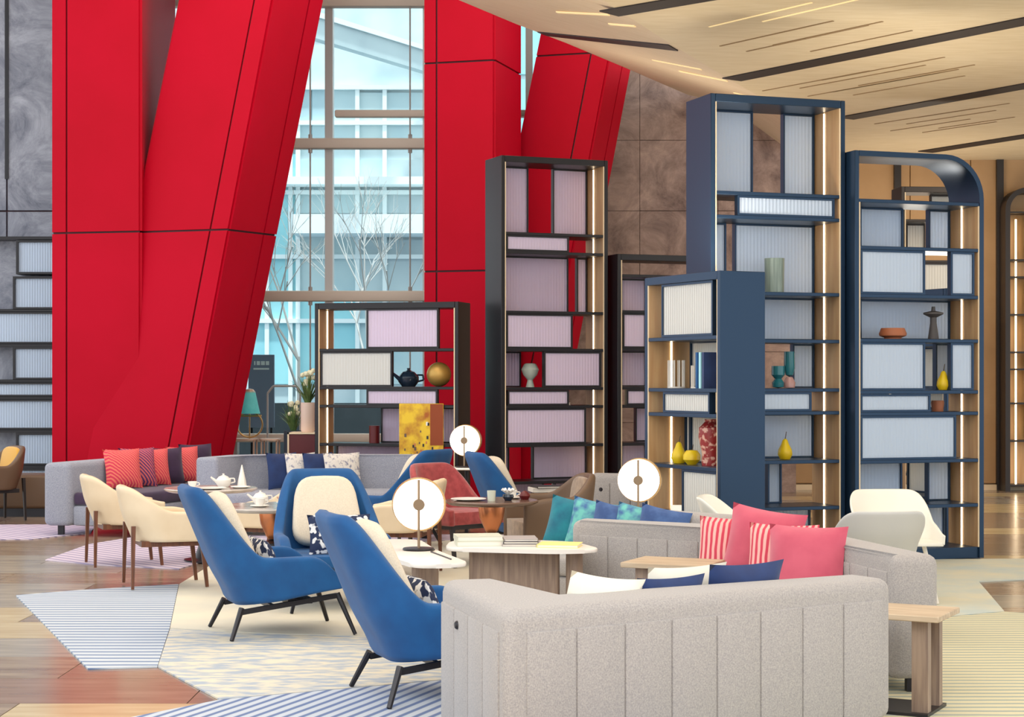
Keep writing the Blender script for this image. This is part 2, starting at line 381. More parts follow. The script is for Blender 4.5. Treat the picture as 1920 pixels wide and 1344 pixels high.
p, q = soff(2, .0, .02)+Vector((0, 0, -.012)), soff(2, .35, .98)+Vector((0, 0, -.012))
pa, pb = soff(2, .2, .02), soff(2, .55, .98)
obj('ceiling_slot', slab([p, q, pb+Vector((0, 0, -.012)), pa+Vector((0, 0, -.012))], .02, (0, 0, 1)), 'slot', cl, smooth=False)
for i, s, t0, t1 in ((1, .3, .1, .42), (1, .55, .05, .2), (3, .0, .1, .4), (3, .35, .05, .35), (4, .0, .02, .2), (4, .45, .05, .5)):
    A, B, C_, D_ = soff(i, s, t0), soff(i, s, t1), soff(i, s+.03, t1), soff(i, s+.03, t0)
    obj('light_slot', slab([v+Vector((0, 0, -.008)) for v in (A, B, C_, D_)], .01, (0, 0, 1)), 'slot_lit', cl, smooth=False)
random.seed(3)
d0 = (C(1990, 25)-C(1372, 148)).normalized()
for (px, py, L) in [(1430, 170, 1.6), (1500, 165, 1.8), (1540, 150, 1.7), (1515, 180, 1.9), (1560, 172, 1.8), (1600, 178, 1.6), (1610, 160, 1.6), (1670, 245, 1.3), (1700, 232, 1.4), (1640, 232, 1.6), (1730, 248, 1.2), (1760, 240, 1.2), (1720, 220, 1.4), (1400, 96, 1.6), (1350, 86, 1.5), (1450, 84, 1.4), (1520, 96, 1.3), (1330, 50, 1.3), (1430, 40, 1.2)]:
    p = C(px, py); cslot(p, p+d0*L, .022, 'slot_tan' if py > 60 else 'slot_lit', 'ceiling_groove', th=.006)

# ------------------------------------------------------------------ red columns
def lerp(a, b, t): return Vector(a)+(Vector(b)-Vector(a))*t
def face_panels(root, bl, br, tr, tl_, us, vs, out, m='red', gap=.012):
    """quad face split at fractions us (across) and vs (up): one plate per field"""
    n = (Vector(br)-Vector(bl)).cross(Vector(tl_)-Vector(bl)).normalized()
    if n.dot(Vector(out)) < 0: n = -n
    W = (Vector(br)-Vector(bl)).length; H = (Vector(tl_)-Vector(bl)).length
    q = lambda u, v: lerp(lerp(bl, br, u), lerp(tl_, tr, u), v)
    for u0, u1 in zip(us, us[1:]):
        for v0, v1 in zip(vs, vs[1:]):
            gu, gv = gap/W, gap/H
            a0, a1 = u0+(gu if u0 > 0 else 0), u1-(gu if u1 < 1 else 0); b0, b1 = v0+(gv if v0 > 0 else 0), v1-(gv if v1 < 1 else 0)
            obj('panel', slab([q(a0, b0)+n*.03, q(a1, b0)+n*.03, q(a1, b1)+n*.03, q(a0, b1)+n*.03], .035, -n), m, root, smooth=False)
def solid(lo, hi, m, parent, name):
    bm = bmesh.new(); A = [bm.verts.new(p) for p in lo]; B = [bm.verts.new(p) for p in hi]; n = len(lo)
    bm.faces.new(A); bm.faces.new(B)
    for i in range(n): bm.faces.new((A[i], A[(i+1) % n], B[(i+1) % n], B[i]))
    bmesh.ops.recalc_face_normals(bm, faces=bm.faces[:]); return obj(name, bm, m, parent, smooth=False)
ZT = 9.2
def at(px, Y, z): return Vector(((px-960)*Y/F, Y, z))
def ypx(z, Y): return HY-(z-EYE)*F/Y
vsplit = [0, (3.47)/ZT, 1]
c1 = thing('red_column', 'upright red panelled column at far left beside the grey stone wall', 'column', (-5.3, 22.5, 0))
c1i = Vector((-5.3, 22.5, 0))
def loc(P, o): return [Vector(p)-o for p in P]
A0, B0 = at(100, 22.05, 0), at(262, 21.78, 0); Bk = Vector((B0.x-.05, B0.y+2.4, 0)); Ak = Vector((A0.x, A0.y+2.2, 0))
up = Vector((0, 0, ZT))
solid(loc([A0, B0, Bk, Ak], c1i), loc([A0+up, B0+up, Bk+up, Ak+up], c1i), 'joint', c1, 'core')
face_panels(c1, *loc([A0, B0, B0+up, A0+up], c1i), [0, 27/162, 1], vsplit, (0, -1, 0))
face_panels(c1, *loc([B0, Bk, Bk+up, B0+up], c1i), [0, 1], vsplit, (1, 0, 0))
c2 = thing('red_column', 'broad leaning red panelled column rising beside the window', 'column', (-4.0, 22.5, 0)); o2 = Vector((-4.0, 22.5, 0))
def edge_at(x0, k, Y, z): return at(x0-k*ypx(z, Y), Y, z)
L_ = [edge_at(340, .2026, 21.92, z) for z in (0, ZT)]; R_ = [edge_at(510, .1896, 21.5, z) for z in (0, ZT)]; E_ = [edge_at(602, .1977, 22.3, z) for z in (0, ZT)]
bk = Vector((.1, 1.2, 0)); LB = [p+bk for p in L_]; EB = [p+Vector((-.2, .6, 0)) for p in E_]
solid(loc([L_[0], R_[0], E_[0], EB[0], LB[0]], o2), loc([L_[1], R_[1], E_[1], EB[1], LB[1]], o2), 'joint', c2, 'core')
face_panels(c2, *loc([L_[0], R_[0], R_[1], L_[1]], o2), [0, .82, 1], vsplit, (0, -1, 0))
face_panels(c2, *loc([R_[0], E_[0], E_[1], R_[1]], o2), [0, .72, 1], vsplit, (.5, -1, 0))
face_panels(c2, *loc([LB[0], L_[0], L_[1], LB[1]], o2), [0, 1], vsplit, (-1, 0, 0))
c3 = thing('red_column', 'upright red panelled column right of the window behind the low bookcase', 'column', (-.7, 22.6, 0)); o3 = Vector((-.7, 22.6, 0))
A0, B0 = at(797, 22.75, 0), at(925, 22.5, 0); Bk = B0+Vector((.33, 1.05, 0)); Ak = A0+Vector((.33, 1.05, 0))
solid(loc([A0, B0, Bk, Ak], o3), loc([A0+up, B0+up, Bk+up, Ak+up], o3), 'joint', c3, 'core')
vs3 = [0, (EYE+202/146.)/ZT, (EYE+594/146.)/ZT, 1]
face_panels(c3, *loc([A0, B0, B0+up, A0+up], o3), [0, 23/128, 1], vs3, (0, -1, 0))
face_panels(c3, *loc([B0, Bk, Bk+up, B0+up], o3), [0, 1], vs3, (1, 0, 0))
c4 = thing('red_column', 'leaning red panelled column under the wooden ceiling edge', 'column', (.5, 23.8, 0)); o4 = Vector((.5, 23.8, 0))
L_ = [edge_at(1028, .2, 23.9, z) for z in (0, ZT)]; R_ = [edge_at(1161, .19, 23.6, z) for z in (0, ZT)]; E_ = [edge_at(1203, .19, 24.2, z) for z in (0, ZT)]
LB = [p+Vector((.1, .9, 0)) for p in L_]; EB = [p+Vector((-.1, .5, 0)) for p in E_]
solid(loc([L_[0], R_[0], E_[0], EB[0], LB[0]], o4), loc([L_[1], R_[1], E_[1], EB[1], LB[1]], o4), 'joint', c4, 'core')
vs4 = [0, (EYE+608/139.)/ZT, 1]
face_panels(c4, *loc([L_[0], R_[0], R_[1], L_[1]], o4), [0, .76, 1], vs4, (0, -1, 0))
face_panels(c4, *loc([R_[0], E_[0], E_[1], R_[1]], o4), [0, .6, 1], vs4, (.5, -1, 0))

# ------------------------------------------------------------------ outside the window
struct(box('ground_outside', -25, 25, 25.2, 60, -.3, -.05, 'pave'))
fb = thing('office_building', 'pale glazed office building seen through the lobby window', 'building', (-6, 42, 0))
box('wall', -7, 9, 0, 3, 0, 22, 'facade', fb)
def fx(px): return (px-960)*42/F+6
def fz(py): return EYE-(py-HY)*42/F
for (x0, x1, y0, y1, m) in ((470, 560, 290, 360, 'facglass'), (470, 560, 365, 480, 'facglass'), (470, 545, 485, 600, 'facglass'), (470, 545, 605, 720, 'facglass'), (548, 560, 485, 720, 'facglass'),
        (562, 582, 165, 265, 'facglass2'), (586, 668, 165, 265, 'facglass2'), (672, 800, 175, 265, 'facglass2'), (562, 668, 300, 400, 'facglass2'), (672, 720, 300, 400, 'facglass2'), (724, 800, 300, 400, 'facade2'),
        (562, 668, 445, 550, 'facglass2'), (672, 800, 450, 550, 'facade2'), (562, 668, 555, 720, 'facglass'), (672, 800, 560, 720, 'facglass2'), (575, 625, 20, 60, 'facglass2'), (960, 1030, 40, 140, 'facglass'), (960, 1030, 150, 280, 'facglass'), (1030, 1110, 500, 780, 'facglass')):
    box('window_pane', fx(x0), fx(x1), -.08, .0, fz(y1), fz(y0), m, fb)
for px in (502, 546, 560, 671, 722):
    box('window_bar', fx(px)-.05, fx(px)+.05, -.16, -.02, 0, fz(165), 'facwhite', fb)
for py in (166, 232, 362, 482, 602):
    box('window_bar', fx(470), fx(810), -.2, -.02, fz(py)-.05, fz(py)+.05, 'facwhite', fb)
box('balcony_slab', fx(560), fx(830), -1.2, .0, fz(445), fz(410), 'facwhite', fb)
box('balcony_slab', fx(500), fx(830), -.8, .0, fz(352), fz(338), 'facwhite', fb)
obj('canopy', slab([(fx(540), -4, fz(70)), (fx(830), -.5, fz(110)), (fx(830), -.5, fz(150)), (fx(540), -4, fz(106))], .5, (0, 1, 0)), 'facade2', fb, smooth=False)
obj('canopy_edge', slab([(fx(540), -4.1, fz(60)), (fx(830), -.6, fz(104)), (fx(830), -.6, fz(112)), (fx(540), -4.1, fz(70))], .5, (0, 1, 0)), 'facwhite', fb, smooth=False)
random.seed(11)
def tree(name, label, base, h):
    t = thing(name, label, 'tree', base); bm = bmesh.new()
    def grow(p, d, L, r, lev):
        q = p+d*L; bar(bm, p, q, r, r*.7, 5)
        if lev == 0: return
        for k in range(3 if lev > 1 else 2):
            nd = (d+Vector((random.uniform(-.7, .7), random.uniform(-.7, .7), random.uniform(-.05, .5)))).normalized()
            grow(p+d*L*random.uniform(.6, 1), nd, L*.68, r*.62, lev-1)
    grow(Vector((0, 0, 0)), Vector((0, 0, 1)), h*.34, .04, 5)
    return obj('branches', bm, 'bark', t)
tree('bare_tree', 'bare winter tree outside the window behind the low bookcase', (wx(690)*33/25, 33, 0), 7.4)
tree('bare_tree', 'bare winter tree outside the window close to the leaning red column', (wx(560)*31/25, 31, 0), 6.0)
tree('bare_tree', 'bare winter tree glimpsed through the tall black bookcase', (wx(1080)*33/25, 33, 0), 6.0)
ho = box('site_hoarding', -7, 1.2, 29, 29.15, -.05, 1.25, 'hedge'); tag(ho, 'low dark boundary wall standing outside the window', 'wall')
hs = thing('sign_board', 'grey freestanding sign outside the window above the brass lamp', 'sign', (PY(490, 0, 27).x, 27, 0))
box('board', -.2, .2, 0, .04, .9, 2.02, 'sign', hs, .005, 1)
for sx in (-.15, .15): box('post', sx-.015, sx+.015, .01, .04, -.05, .9, 'darkleg', hs)
for i, (x, wd) in enumerate(((-.11, .02), (-.07, .05), (-.005, .06), (.07, .05))): box('letter', x, x+wd, -.005, 0, 1.86, 1.92, 'facwhite', hs)
box('letter', -.12, .12, -.005, 0, 1.79, 1.815, 'facwhite', hs)

# ------------------------------------------------------------------ bookcases
class Case:
    def __init__(s, label, px, Y, rot, W, D, rows, frame, pane, led=('r',), legs=.1, group=None, X=None):
        s.X = (px-960)*Y/F if X is None else X; s.Y = Y; s.W = W; s.D = D; s.rows = rows; s.f = frame; s.p = pane
        a = math.radians(rot); s.c, s.s = math.cos(a), math.sin(a)
        s.z = .010 if Y < 17.5 else 0; s.root = thing('bookcase', label, 'bookcase', (s.X, Y, s.z), rot)
        R = s.root; H = rows[0]; t = .045
        s.t = t
        top = H
        box('side_panel', 0, t, 0, D, 0, top, frame, R, .004, 1); 
        s.side_r = box('side_panel', W-t, W, 0, D, 0, top, frame, R, .004, 1)
        s.top_p = box('top_panel', t, W-t, 0, D, H-.07, H, frame, R, .004, 1)
        box('base', t, W-t, .02, D, 0, legs, frame, R)
        for sd in 'lr':
            x0, x1 = (t, t+.012) if sd == 'l' else (W-t-.012, W-t)
            box('lining', x0, x1, .012, D-.01, legs, H-.07, 'lining', R)
            x2, x3 = (t+.012, t+.02) if sd == 'l' else (W-t-.02, W-t-.012)
            box('edge_strip', x0 if sd == 'r' else x0, x1, .004, .012, legs, H-.07, 'lining_pale', R)
            if sd in led: box('led_strip', x2, x3, D*.52, D*.52+.014, legs, H-.08, 'led', R)
        for z in rows[1:]:
            if z > legs+.05: box('shelf', t, W-t, .006, D-.004, z-.032, z, frame, R, .003, 1)
    def U(s, px, dep=0):
        k = (px-960)/F; ox, oy = s.X-s.s*dep, s.Y+s.c*dep
        return (k*oy-ox)/(s.c-k*s.s)
    def zr(s, i):
        lo = s.rows[i+1]; hi = s.rows[i]-(.07 if i == 0 else .032); return lo, hi
    def glass(s, i, p0, p1, where='b', pane=None, bord=None):
        bord = bord or (.02 if where == 'f' else .015)
        dep = .015 if where == 'f' else s.D-.075
        u0, u1 = s.U(p0, dep), s.U(p1, dep)
        lim0, lim1 = s.t+.022, s.W-s.t-.022
        u0, u1 = max(u0, lim0), min(u1, lim1)
        if u1-u0 < .04: return
        z0, z1 = s.zr(i); bm = bmesh.new(); dd = .06
        y0, y1 = dep, dep+dd
        
        e = .001
        bx(bm, u0, u0+bord, y0, y1, z0+e, z1-e); bx(bm, u1-bord, u1, y0, y1, z0+e, z1-e)
        bx(bm, u0+bord, u1-bord, y0, y1, z0+e, z0+bord); bx(bm, u0+bord, u1-bord, y0, y1, z1-bord, z1-e)
        fr = obj('glass_frame', bm, s.f, s.root, smooth=False)
        yp = y0+.012 if where == 'f' else y0+.02
        box('glass_pane', u0+bord, u1-bord, yp, yp+.012, z0+bord, z1-bord, pane or s.p, fr)
    def div(s, i, px, dep=0, th=.03):
        dep = s.D-.1; u = s.U(px, dep); z0, z1 = s.zr(i)
        box('divider', u-th/2, u+th/2, dep, s.D-.01, z0, z1, s.f, s.root)
    def spot(s, px, i, dep=.2, dz=0):
        u = s.U(px, dep); z = s.rows[i+1]
        return Vector((s.X+u*s.c-dep*s.s, s.Y+u*s.s+dep*s.c, z+dz+s.z))
RT = [4.14, 3.29, 3.08, 2.41, 1.99, 1.555, 1.35, .915, .5, .1]
RD = [3.68, 3.25, 2.83, 2.40, 2.00, 1.535, 1.34, .91, .5, .1]
RL = [2.52, 1.995, 1.56, 1.35, .91, .5, .1]
# B, tall black tower in the middle
Bc = Case('tall black bookcase with frosted panes tinted by red backlight in the middle of the room', 940, 19.6, 22, 1.31, .5, RT, 'black', 'pane_backlit', ('r',))
for i, l in enumerate(([(938, 991), (1037, 1127)], [(938, 1067, 'f')], [(938, 1066), (1082, 1127)], [(946, 1074, 'f')], [(938, 977), (1020, 1127, 'f')], [(952, 1067, 'f')], [(938, 1099, 'f')], [(930, 955), (999, 1100)], [(930, 1020), (1040, 1110)])):
    for g in l: Bc.glass(i, *g)
# B2 lower tower half hidden
B2 = Case('black bookcase half hidden between the tall black one and the low navy one', 1158, 20.0, 20, 1.3, .45, [3.07, 2.84, 2.43, 2.0, 1.56, 1.35, .92, .5, .1], 'black', 'pane_backlit', ('l',))
for i, l in enumerate(([], [(1165, 1212)], [(1168, 1212, 'f')], [(1165, 1212)], [(1175, 1212, 'f')], [(1192, 1230)], [(1165, 1212)], [(1165, 1230)])):
    for g in l: B2.glass(i, *g)
# A low wide black case
Ac = Case('low wide black bookcase below the window holding the gilded picture', 590, 20.3, -16, 1.74, .45, RL, 'black', 'pane_backlit', ('l',))
for i, l in enumerate(([(687, 822, 'f', 'pane_backlit')], [(601, 735, 'f', 'pane_white')], [(687, 820, 'f')], [(714, 857, 'b')], [(630, 830, 'b')])):
    for g in l: Ac.glass(i, *g)
# C tall navy
Cc = Case('tallest navy bookcase reaching close to the wooden ceiling', 1333, 15.4, 19, 1.33, .52, RT, 'navy', 'pane_blue', ('r',))
for i, l in enumerate(([(1338, 1412), (1469, 1529)], [(1383, 1565, 'f')], [(1338, 1362), (1378, 1529)], [(1395, 1532)], [(1487, 1529)], [(1420, 1522, 'f')], [(1400, 1526)], [(1440, 1466), (1524, 1564)], [(1420, 1520)])):
    for g in l: Cc.glass(i, *g)
# D navy with rounded corner
Dc = Case('navy bookcase with a rounded top corner at the right', 1603, 15.7, 19, 1.34, .5, RD, 'navy', 'pane_blue', ('r',))
for i, l in enumerate(([], [(1613, 1694), (1742, 1782)], [(1611, 1735, 'f'), (1783, 1827, 'f')], [(1613, 1782)], [(1611, 1735, 'f'), (1755, 1782), (1783, 1826, 'f')], [(1611, 1745, 'f')], [(1611, 1793, 'f')], [(1608, 1692), (1740, 1782)], [(1605, 1772)])):
    for g in l: Dc.glass(i, *g)
# rounded top corner: replace right side + top by a bent sheet
for o in (Dc.side_r, Dc.top_p): bpy.data.objects.remove(o)
bm = bmesh.new(); W_, H_, R_c, t_ = 1.34, 3.68, .40, .045
path = [(0.045, H_)]+[(W_-R_c+R_c*math.sin(a*math.pi/20), H_-R_c+R_c*math.cos(a*math.pi/20)) for a in range(11)]+[(W_, 0)]
inn = [(0.045, H_-.05)]+[(W_-R_c+(R_c-t_)*math.sin(a*math.pi/20), H_-R_c+(R_c-t_)*math.cos(a*math.pi/20)) for a in range(11)]+[(W_-t_, 0)]
vo = [[bm.verts.new((x, y, z)) for (x, z) in path] for y in (0, .5)]; vi = [[bm.verts.new((x, y, z)) for (x, z) in inn] for y in (0, .5)]
for i in range(len(path)-1):
    bm.faces.new((vo[0][i], vo[0][i+1], vo[1][i+1], vo[1][i])); bm.faces.new((vi[0][i], vi[0][i+1], vi[1][i+1], vi[1][i]))
    for k in (0, 1): bm.faces.new((vo[k][i], vo[k][i+1], vi[k][i+1], vi[k][i]))
for j in (0, -1): bm.faces.new((vo[0][j], vo[1][j], vi[1][j], vi[0][j]))
bmesh.ops.recalc_face_normals(bm, faces=bm.faces[:]); obj('curved_frame', bm, 'navy', Dc.root)
for o in [c for c in Dc.root.children if c.name.startswith(('lining', 'edge_strip', 'led_strip'))]:
    for v in o.data.vertices:
        if v.co.z > 3.2: v.co.z = 3.22
# E low navy, front turned left, broad side panel towards us
def low_case(label, near, rot, pane='pane_white', W=1.21, full=True):
    ca, sa = math.cos(math.radians(rot)), math.sin(math.radians(rot))
    X0, Y0 = near[0]-W*ca, near[1]-W*sa
    return Case(label, 0, Y0, rot, W, .44, RL, 'navy', pane, ('l',), X=X0)
Ec = low_case('low navy bookcase with its broad side panel turned to the room', (1.69, 14.3), -64)
for i, l in enumerate(([(1222, 1244, 'b', 'pane_blue'), (1240, 1336, 'f')], [(1293, 1345)], [(1222, 1244, 'b', 'pane_blue'), (1243, 1330, 'f')], [(1225, 1293), (1293, 1345)], [(1278, 1350, 'f')])):
    for g in l: Ec.glass(i, *g)
Gc = low_case('navy bookcase mostly hidden behind the one with the rounded corner', (4.17, 16.9), -64)
for i in range(5): Gc.glass(i, 1700, 1790)
Fc = Case('far bookcase seen through the open top of the rounded navy one', 1690, 21.5, 5, 1.0, .4, [4.0, 3.6, 3.1, 2.7, 2.2, 1.8, 1.4, .9, .5, .1], 'dark', 'pane_white', ('r',))
for i, l in enumerate(([(1745, 1800)], [(1700, 1735)], [(1720, 1800, 'f')], [(1740, 1790)], [(1700, 1760)], [(1740, 1800)], [(1700, 1760)], [(1740, 1800)], [])):
    for g in l: Fc.glass(i, *g)
# shelf of glass panes on the grey stone wall
ls = thing('wall_shelf', 'black framed shelf of lit glass panes on the grey stone wall', 'shelf', (0, 23.7, 0))
def lx(px): return (px-960)*23.7/F
def lz(py): return EYE-(py-HY)*23.7/F
for (x0, x1, y0, y1) in ((30, 104, 450, 514), (24, 104, 518, 580), (-60, 104, 584, 645), (24, 104, 650, 712), (-60, 104, 716, 744), (-60, 104, 748, 806), (30, 104, 811, 873), (-60, 104, 878, 930)):
    bm = bmesh.new(); a0, a1, b0, b1 = lx(x0), lx(x1), lz(y1), lz(y0); t = .03
    bx(bm, a0, a0+t, 0, .3, b0, b1); bx(bm, a1-t, a1, 0, .3, b0, b1); bx(bm, a0+t, a1-t, 0, .3, b0, b0+t); bx(bm, a0+t, a1-t, 0, .3, b1-t, b1)
    fr = obj('glass_frame', bm, 'black', ls, smooth=False)
    box('glass_pane', a0+t, a1-t, .03, .045, b0+t, b1-t, 'pane_blue', fr)
for py in (446, 582, 647, 714, 746, 808, 875): box('shelf', lx(-60), lx(104), 0, .32, lz(py)-.02, lz(py)+.02, 'black', ls)
box('base', lx(-60), lx(104), 0, .3, 0, lz(930), 'black', ls)
box('back_panel', lx(-60), lx(104), .33, .36, 0, lz(440), 'stone_grey', ls)
# niche shelf in the right wall
ns = thing('niche_shelf', 'bronze framed niche shelf with rounded corners in the tan wall', 'shelf', ((1880-960)*25.9/F, 25.75, 0))
bm = bmesh.new(); H_, Wn, r0 = 4.45, 1.6, .32
out_ = [(0, 0)]+[(r0-r0*math.cos(a*math.pi/16), H_-r0+r0*math.sin(a*math.pi/16)) for a in range(9)]+[(Wn, H_)]
in_ = [(.07, 0)]+[(r0-(r0-.07)*math.cos(a*math.pi/16), H_-r0+(r0-.07)*math.sin(a*math.pi/16)) for a in range(9)]+[(Wn, H_-.07)]
vo = [[bm.verts.new((x, y, z)) for (x, z) in out_] for y in (0, .38)]; vi = [[bm.verts.new((x, y, z)) for (x, z) in in_] for y in (0, .38)]
for i in range(len(out_)-1):
    bm.faces.new((vo[0][i], vo[0][i+1], vo[1][i+1], vo[1][i])); bm.faces.new((vi[0][i], vi[0][i+1], vi[1][i+1], vi[1][i])); bm.faces.new((vo[0][i], vo[0][i+1], vi[0][i+1], vi[0][i]))
bmesh.ops.recalc_face_normals(bm, faces=bm.faces[:]); obj('frame', bm, 'dark', ns)
box('back_panel', .05, Wn, .33, .36, .05, H_-.3, 'lining', ns); box('side_panel', Wn, Wn+.07, 0, .38, 0, H_, 'dark', ns)
for z in (.1, .75, 1.3, 1.8, 2.05, 2.6, 3.15, 3.4, 4.1): box('shelf', .07, Wn, .02, .33, z-.025, z, 'dark', ns)
for (z0, z1, m) in ((.78, 1.27, 'darktop'), (1.83, 2.0, 'basalt'), (2.1, 2.57, 'pane_white'), (2.63, 3.1, 'basalt'), (3.43, 4.05, 'celadon'), (1.33, 1.77, 'pane_white')): box('insert', .3, Wn, .08, .1, z0, z1, m, ns)
box('led_strip', .2, .22, .2, .22, .1, 4.0, 'led', ns)

# ------------------------------------------------------------------ seating: shells
def shell_path(W, D, r, n=40):
    """open U from front left round the back to front right: list of (x, y)"""
    pts = []; L1 = D-r; k1 = 12
    for i in range(k1): pts.append((-W/2, -D/2+L1*i/k1))
    for i in range(13):
        a = math.pi-math.pi/2*i/12; pts.append((-W/2+r+r*math.cos(a), D/2-r+r*math.sin(a)))
    m = 8
    for i in range(1, m): pts.append((-W/2+r+(W-2*r)*i/m, D/2))
    for i in range(13):
        a = math.pi/2-math.pi/2*i/12; pts.append((W/2-r+r*math.cos(a), D/2-r+r*math.sin(a)))
    for i in range(1, k1+1): pts.append((W/2, D/2-r-L1*i/k1))
    return pts
def shell(name, m, parent, W=.72, D=.74, r=.22, zb=(.30, .20), arm=(.40, .50), back=.93, v0=.6, v1=.9, lean=.35, taper=.12, th=.06, z_lean=.3, power=1, tipdrop=.1, nz=9):
    bm = bmesh.new(); P = shell_path(W, D, r); cols = []
    for (x, y) in P:
        v = (y+D/2)/D
        za = arm[0]+(arm[1]-arm[0])*smooth(v/tipdrop/3) if tipdrop else arm[0]+(arm[1]-arm[0])*v/max(v0, .01)
        if not tipdrop: za = min(za, arm[1])
        k = smooth((v-v0)/(v1-v0))**power
        zt = za+(back-za)*k
        z0 = zb[0]+(zb[1]-zb[0])*v
        c = []
        for j in range(nz+1):
            t = j/nz; z = z0+(zt-z0)*t; dz = max(0, z-z_lean)
            wgt = smooth((v-.15)/.7)
            xx = x*(1-taper*max(0, (z-arm[1])/(back-arm[1]+1e-6)) - .06*(1-min(1, (z-z0)/.25))*1)
            yy = y+lean*dz*wgt-.05*(1-min(1, (z-z0)/.22))*wgt
            c.append(bm.verts.new((xx, yy, z)))
        cols.append(c)
    for a, b in zip(cols, cols[1:]):
        for j in range(nz): bm.faces.new((a[j], b[j], b[j+1], a[j+1]))
    bmesh.ops.recalc_face_normals(bm, faces=bm.faces[:])
    o = obj(name, bm, m, parent)
    s = o.modifiers.new('thick', 'SOLIDIFY'); s.thickness = th; s.offset = 0
    u = o.modifiers.new('soft', 'SUBSURF'); u.levels = 1; u.render_levels = 1
    return o
def slab_cushion(outline, th, r=.03, seg=3):
    """rounded plate: outline in (x, z), thick along y"""
    bm = bmesh.new(); A = [bm.verts.new((x, -th/2, z)) for x, z in outline]; B = [bm.verts.new((x, th/2, z)) for x, z in outline]; n = len(outline)
    f1 = bm.faces.new(A); f2 = bm.faces.new(B[::-1])
    for i in range(n): bm.faces.new((A[i], B[i], B[(i+1) % n], A[(i+1) % n]))
    bmesh.ops.recalc_face_normals(bm, faces=bm.faces[:])
    es = [e for e in bm.edges if abs(e.verts[0].co.y-e.verts[1].co.y) < 1e-6]
    bmesh.ops.bevel(bm, geom=es, offset=r, segments=seg, profile=.5, affect='EDGES', clamp_overlap=True)
    return bm
def pillow_bm(w, h, t, n=12, pinch=.07):
    bm = bmesh.new(); sides = []
    for sgn in (-1, 1):
        g = []
        for i in range(n+1):
            row = []
            for j in range(n+1):
                u, v = 2*i/n-1, 2*j/n-1
                f = ((1-abs(u)**2.6)*(1-abs(v)**2.6))**.55 if abs(u) < 1 and abs(v) < 1 else 0
                x = u*w/2*(1-pinch*(1-v*v)); z = v*h/2*(1-pinch*(1-u*u))+h/2
                row.append(bm.verts.new((x, sgn*t/2*f, z)))
            g.append(row)
        for i in range(n):
            for j in range(n): bm.faces.new((g[i][j], g[i+1][j], g[i+1][j+1], g[i][j+1]))
    bmesh.ops.remove_doubles(bm, verts=bm.verts[:], dist=1e-4); bmesh.ops.recalc_face_normals(bm, faces=bm.faces[:])
    return bm
def pillow(label, loc, yaw, lean, w, h, t, m, group=None, roll=0, piping=None):
    o = obj('cushion', pillow_bm(w, h, t), m); o.location = loc
    o.rotation_mode = 'ZYX' if False else 'XYZ'
    o.rotation_euler = (math.radians(-lean), math.radians(roll), math.radians(yaw))
    tag(o, label, 'cushion', group); return o
# blue lounge chair (front towards -y at rotation 0)
def lounge_chair():
    t = thing('lounge_chair', '', 'armchair')
    shell('seat_shell', 'blue', t, W=.74, D=.72, r=.25, zb=(.31, .20), arm=(.35, .515), back=.96, v0=.68, v1=.95, lean=.42, taper=.14, th=.075, tipdrop=.11)
    pts = shell_path(.66, .66, .22); seat = prism(pts, lambda x, y: .30-.1*(y+.33)/.66+.0, .385, .02, 2)
    obj('seat_cushion', seat, 'blue', t)
    ol = []
    for i in range(28):
        a = 2*math.pi*i/28; c, s = math.cos(a), math.sin(a)
        x = .245*math.copysign(abs(c)**.5, c); z = .27*math.copysign(abs(s)**.5, s); ol.append((x*(1-.12*(z/.27)), z))
    b = obj('back_cushion', slab_cushion(ol, .11, .035), 'cream', t); b.location = (0, .335, .655); b.rotation_euler = (math.radians(-24), 0, 0)
    for sx in (-.27, .27):
        bm = bmesh.new(); bar(bm, (sx, -.30, .245), (sx, .32, .165), .022, .022, square=True); obj('side_rail', bm, 'darkleg', t)
    bm = bmesh.new(); bar(bm, (-.27, .12, .19), (.27, .12, .19), .02, .02, square=True); obj('cross_rail', bm, 'darkleg', t)
    bm = bmesh.new(); bx(bm, -.26, .26, -.14, .02, .2, .235); obj('seat_bearer', bm, 'darkleg', t)
    for sx in (-1, 1):
        obj('leg', bar(bmesh.new(), (sx*.27, -.30, .26), (sx*.345, -.40, 0), .019, .013), 'darkleg', t)
        obj('leg', bar(bmesh.new(), (sx*.27, .32, .19), (sx*.345, .40, 0), .019, .014), 'darkleg', t)
    return t
lc = lounge_chair()
def put(proto, first, label, x, y, rz, s=1):
    o = proto if first else copy_tree(proto)
    o.location = (x, y, .014); o.rotation_euler = (0, 0, math.radians(rz)); o['label'] = label
    if s != 1: o.scale = (s, s, s)
    return o
put(lc, True, 'blue velvet lounge chair standing nearest the striped carpet corner', -1.50, 11.45, 111)
put(lc, False, 'blue velvet lounge chair partly hidden by the near grey sofa', -.36, 9.2, 111)
put(lc, False, 'blue velvet lounge chair facing us, with its cream back in full view', -1.30, 12.75, 14)
put(lc, False, 'blue velvet lounge chair seen from behind in front of the low bookcase', -1.22, 17.3, 238)
put(lc, False, 'blue velvet lounge chair in front of the tall black bookcase', .22, 16.6, 108)
pillow('small blue and white patterned cushion on the chair that faces us', (-1.22, 12.56, .40), 14, 24, .46, .30, .12, 'pattern')
pillow('small dark patterned cushion on the chair by the striped carpet', (-1.57, 11.42, .40), 111, 22, .40, .24, .12, 'pattern')
pillow('small dark patterned cushion on the chair behind the near sofa', (-.43, 9.17, .40), 111, 22, .40, .24, .12, 'pattern')
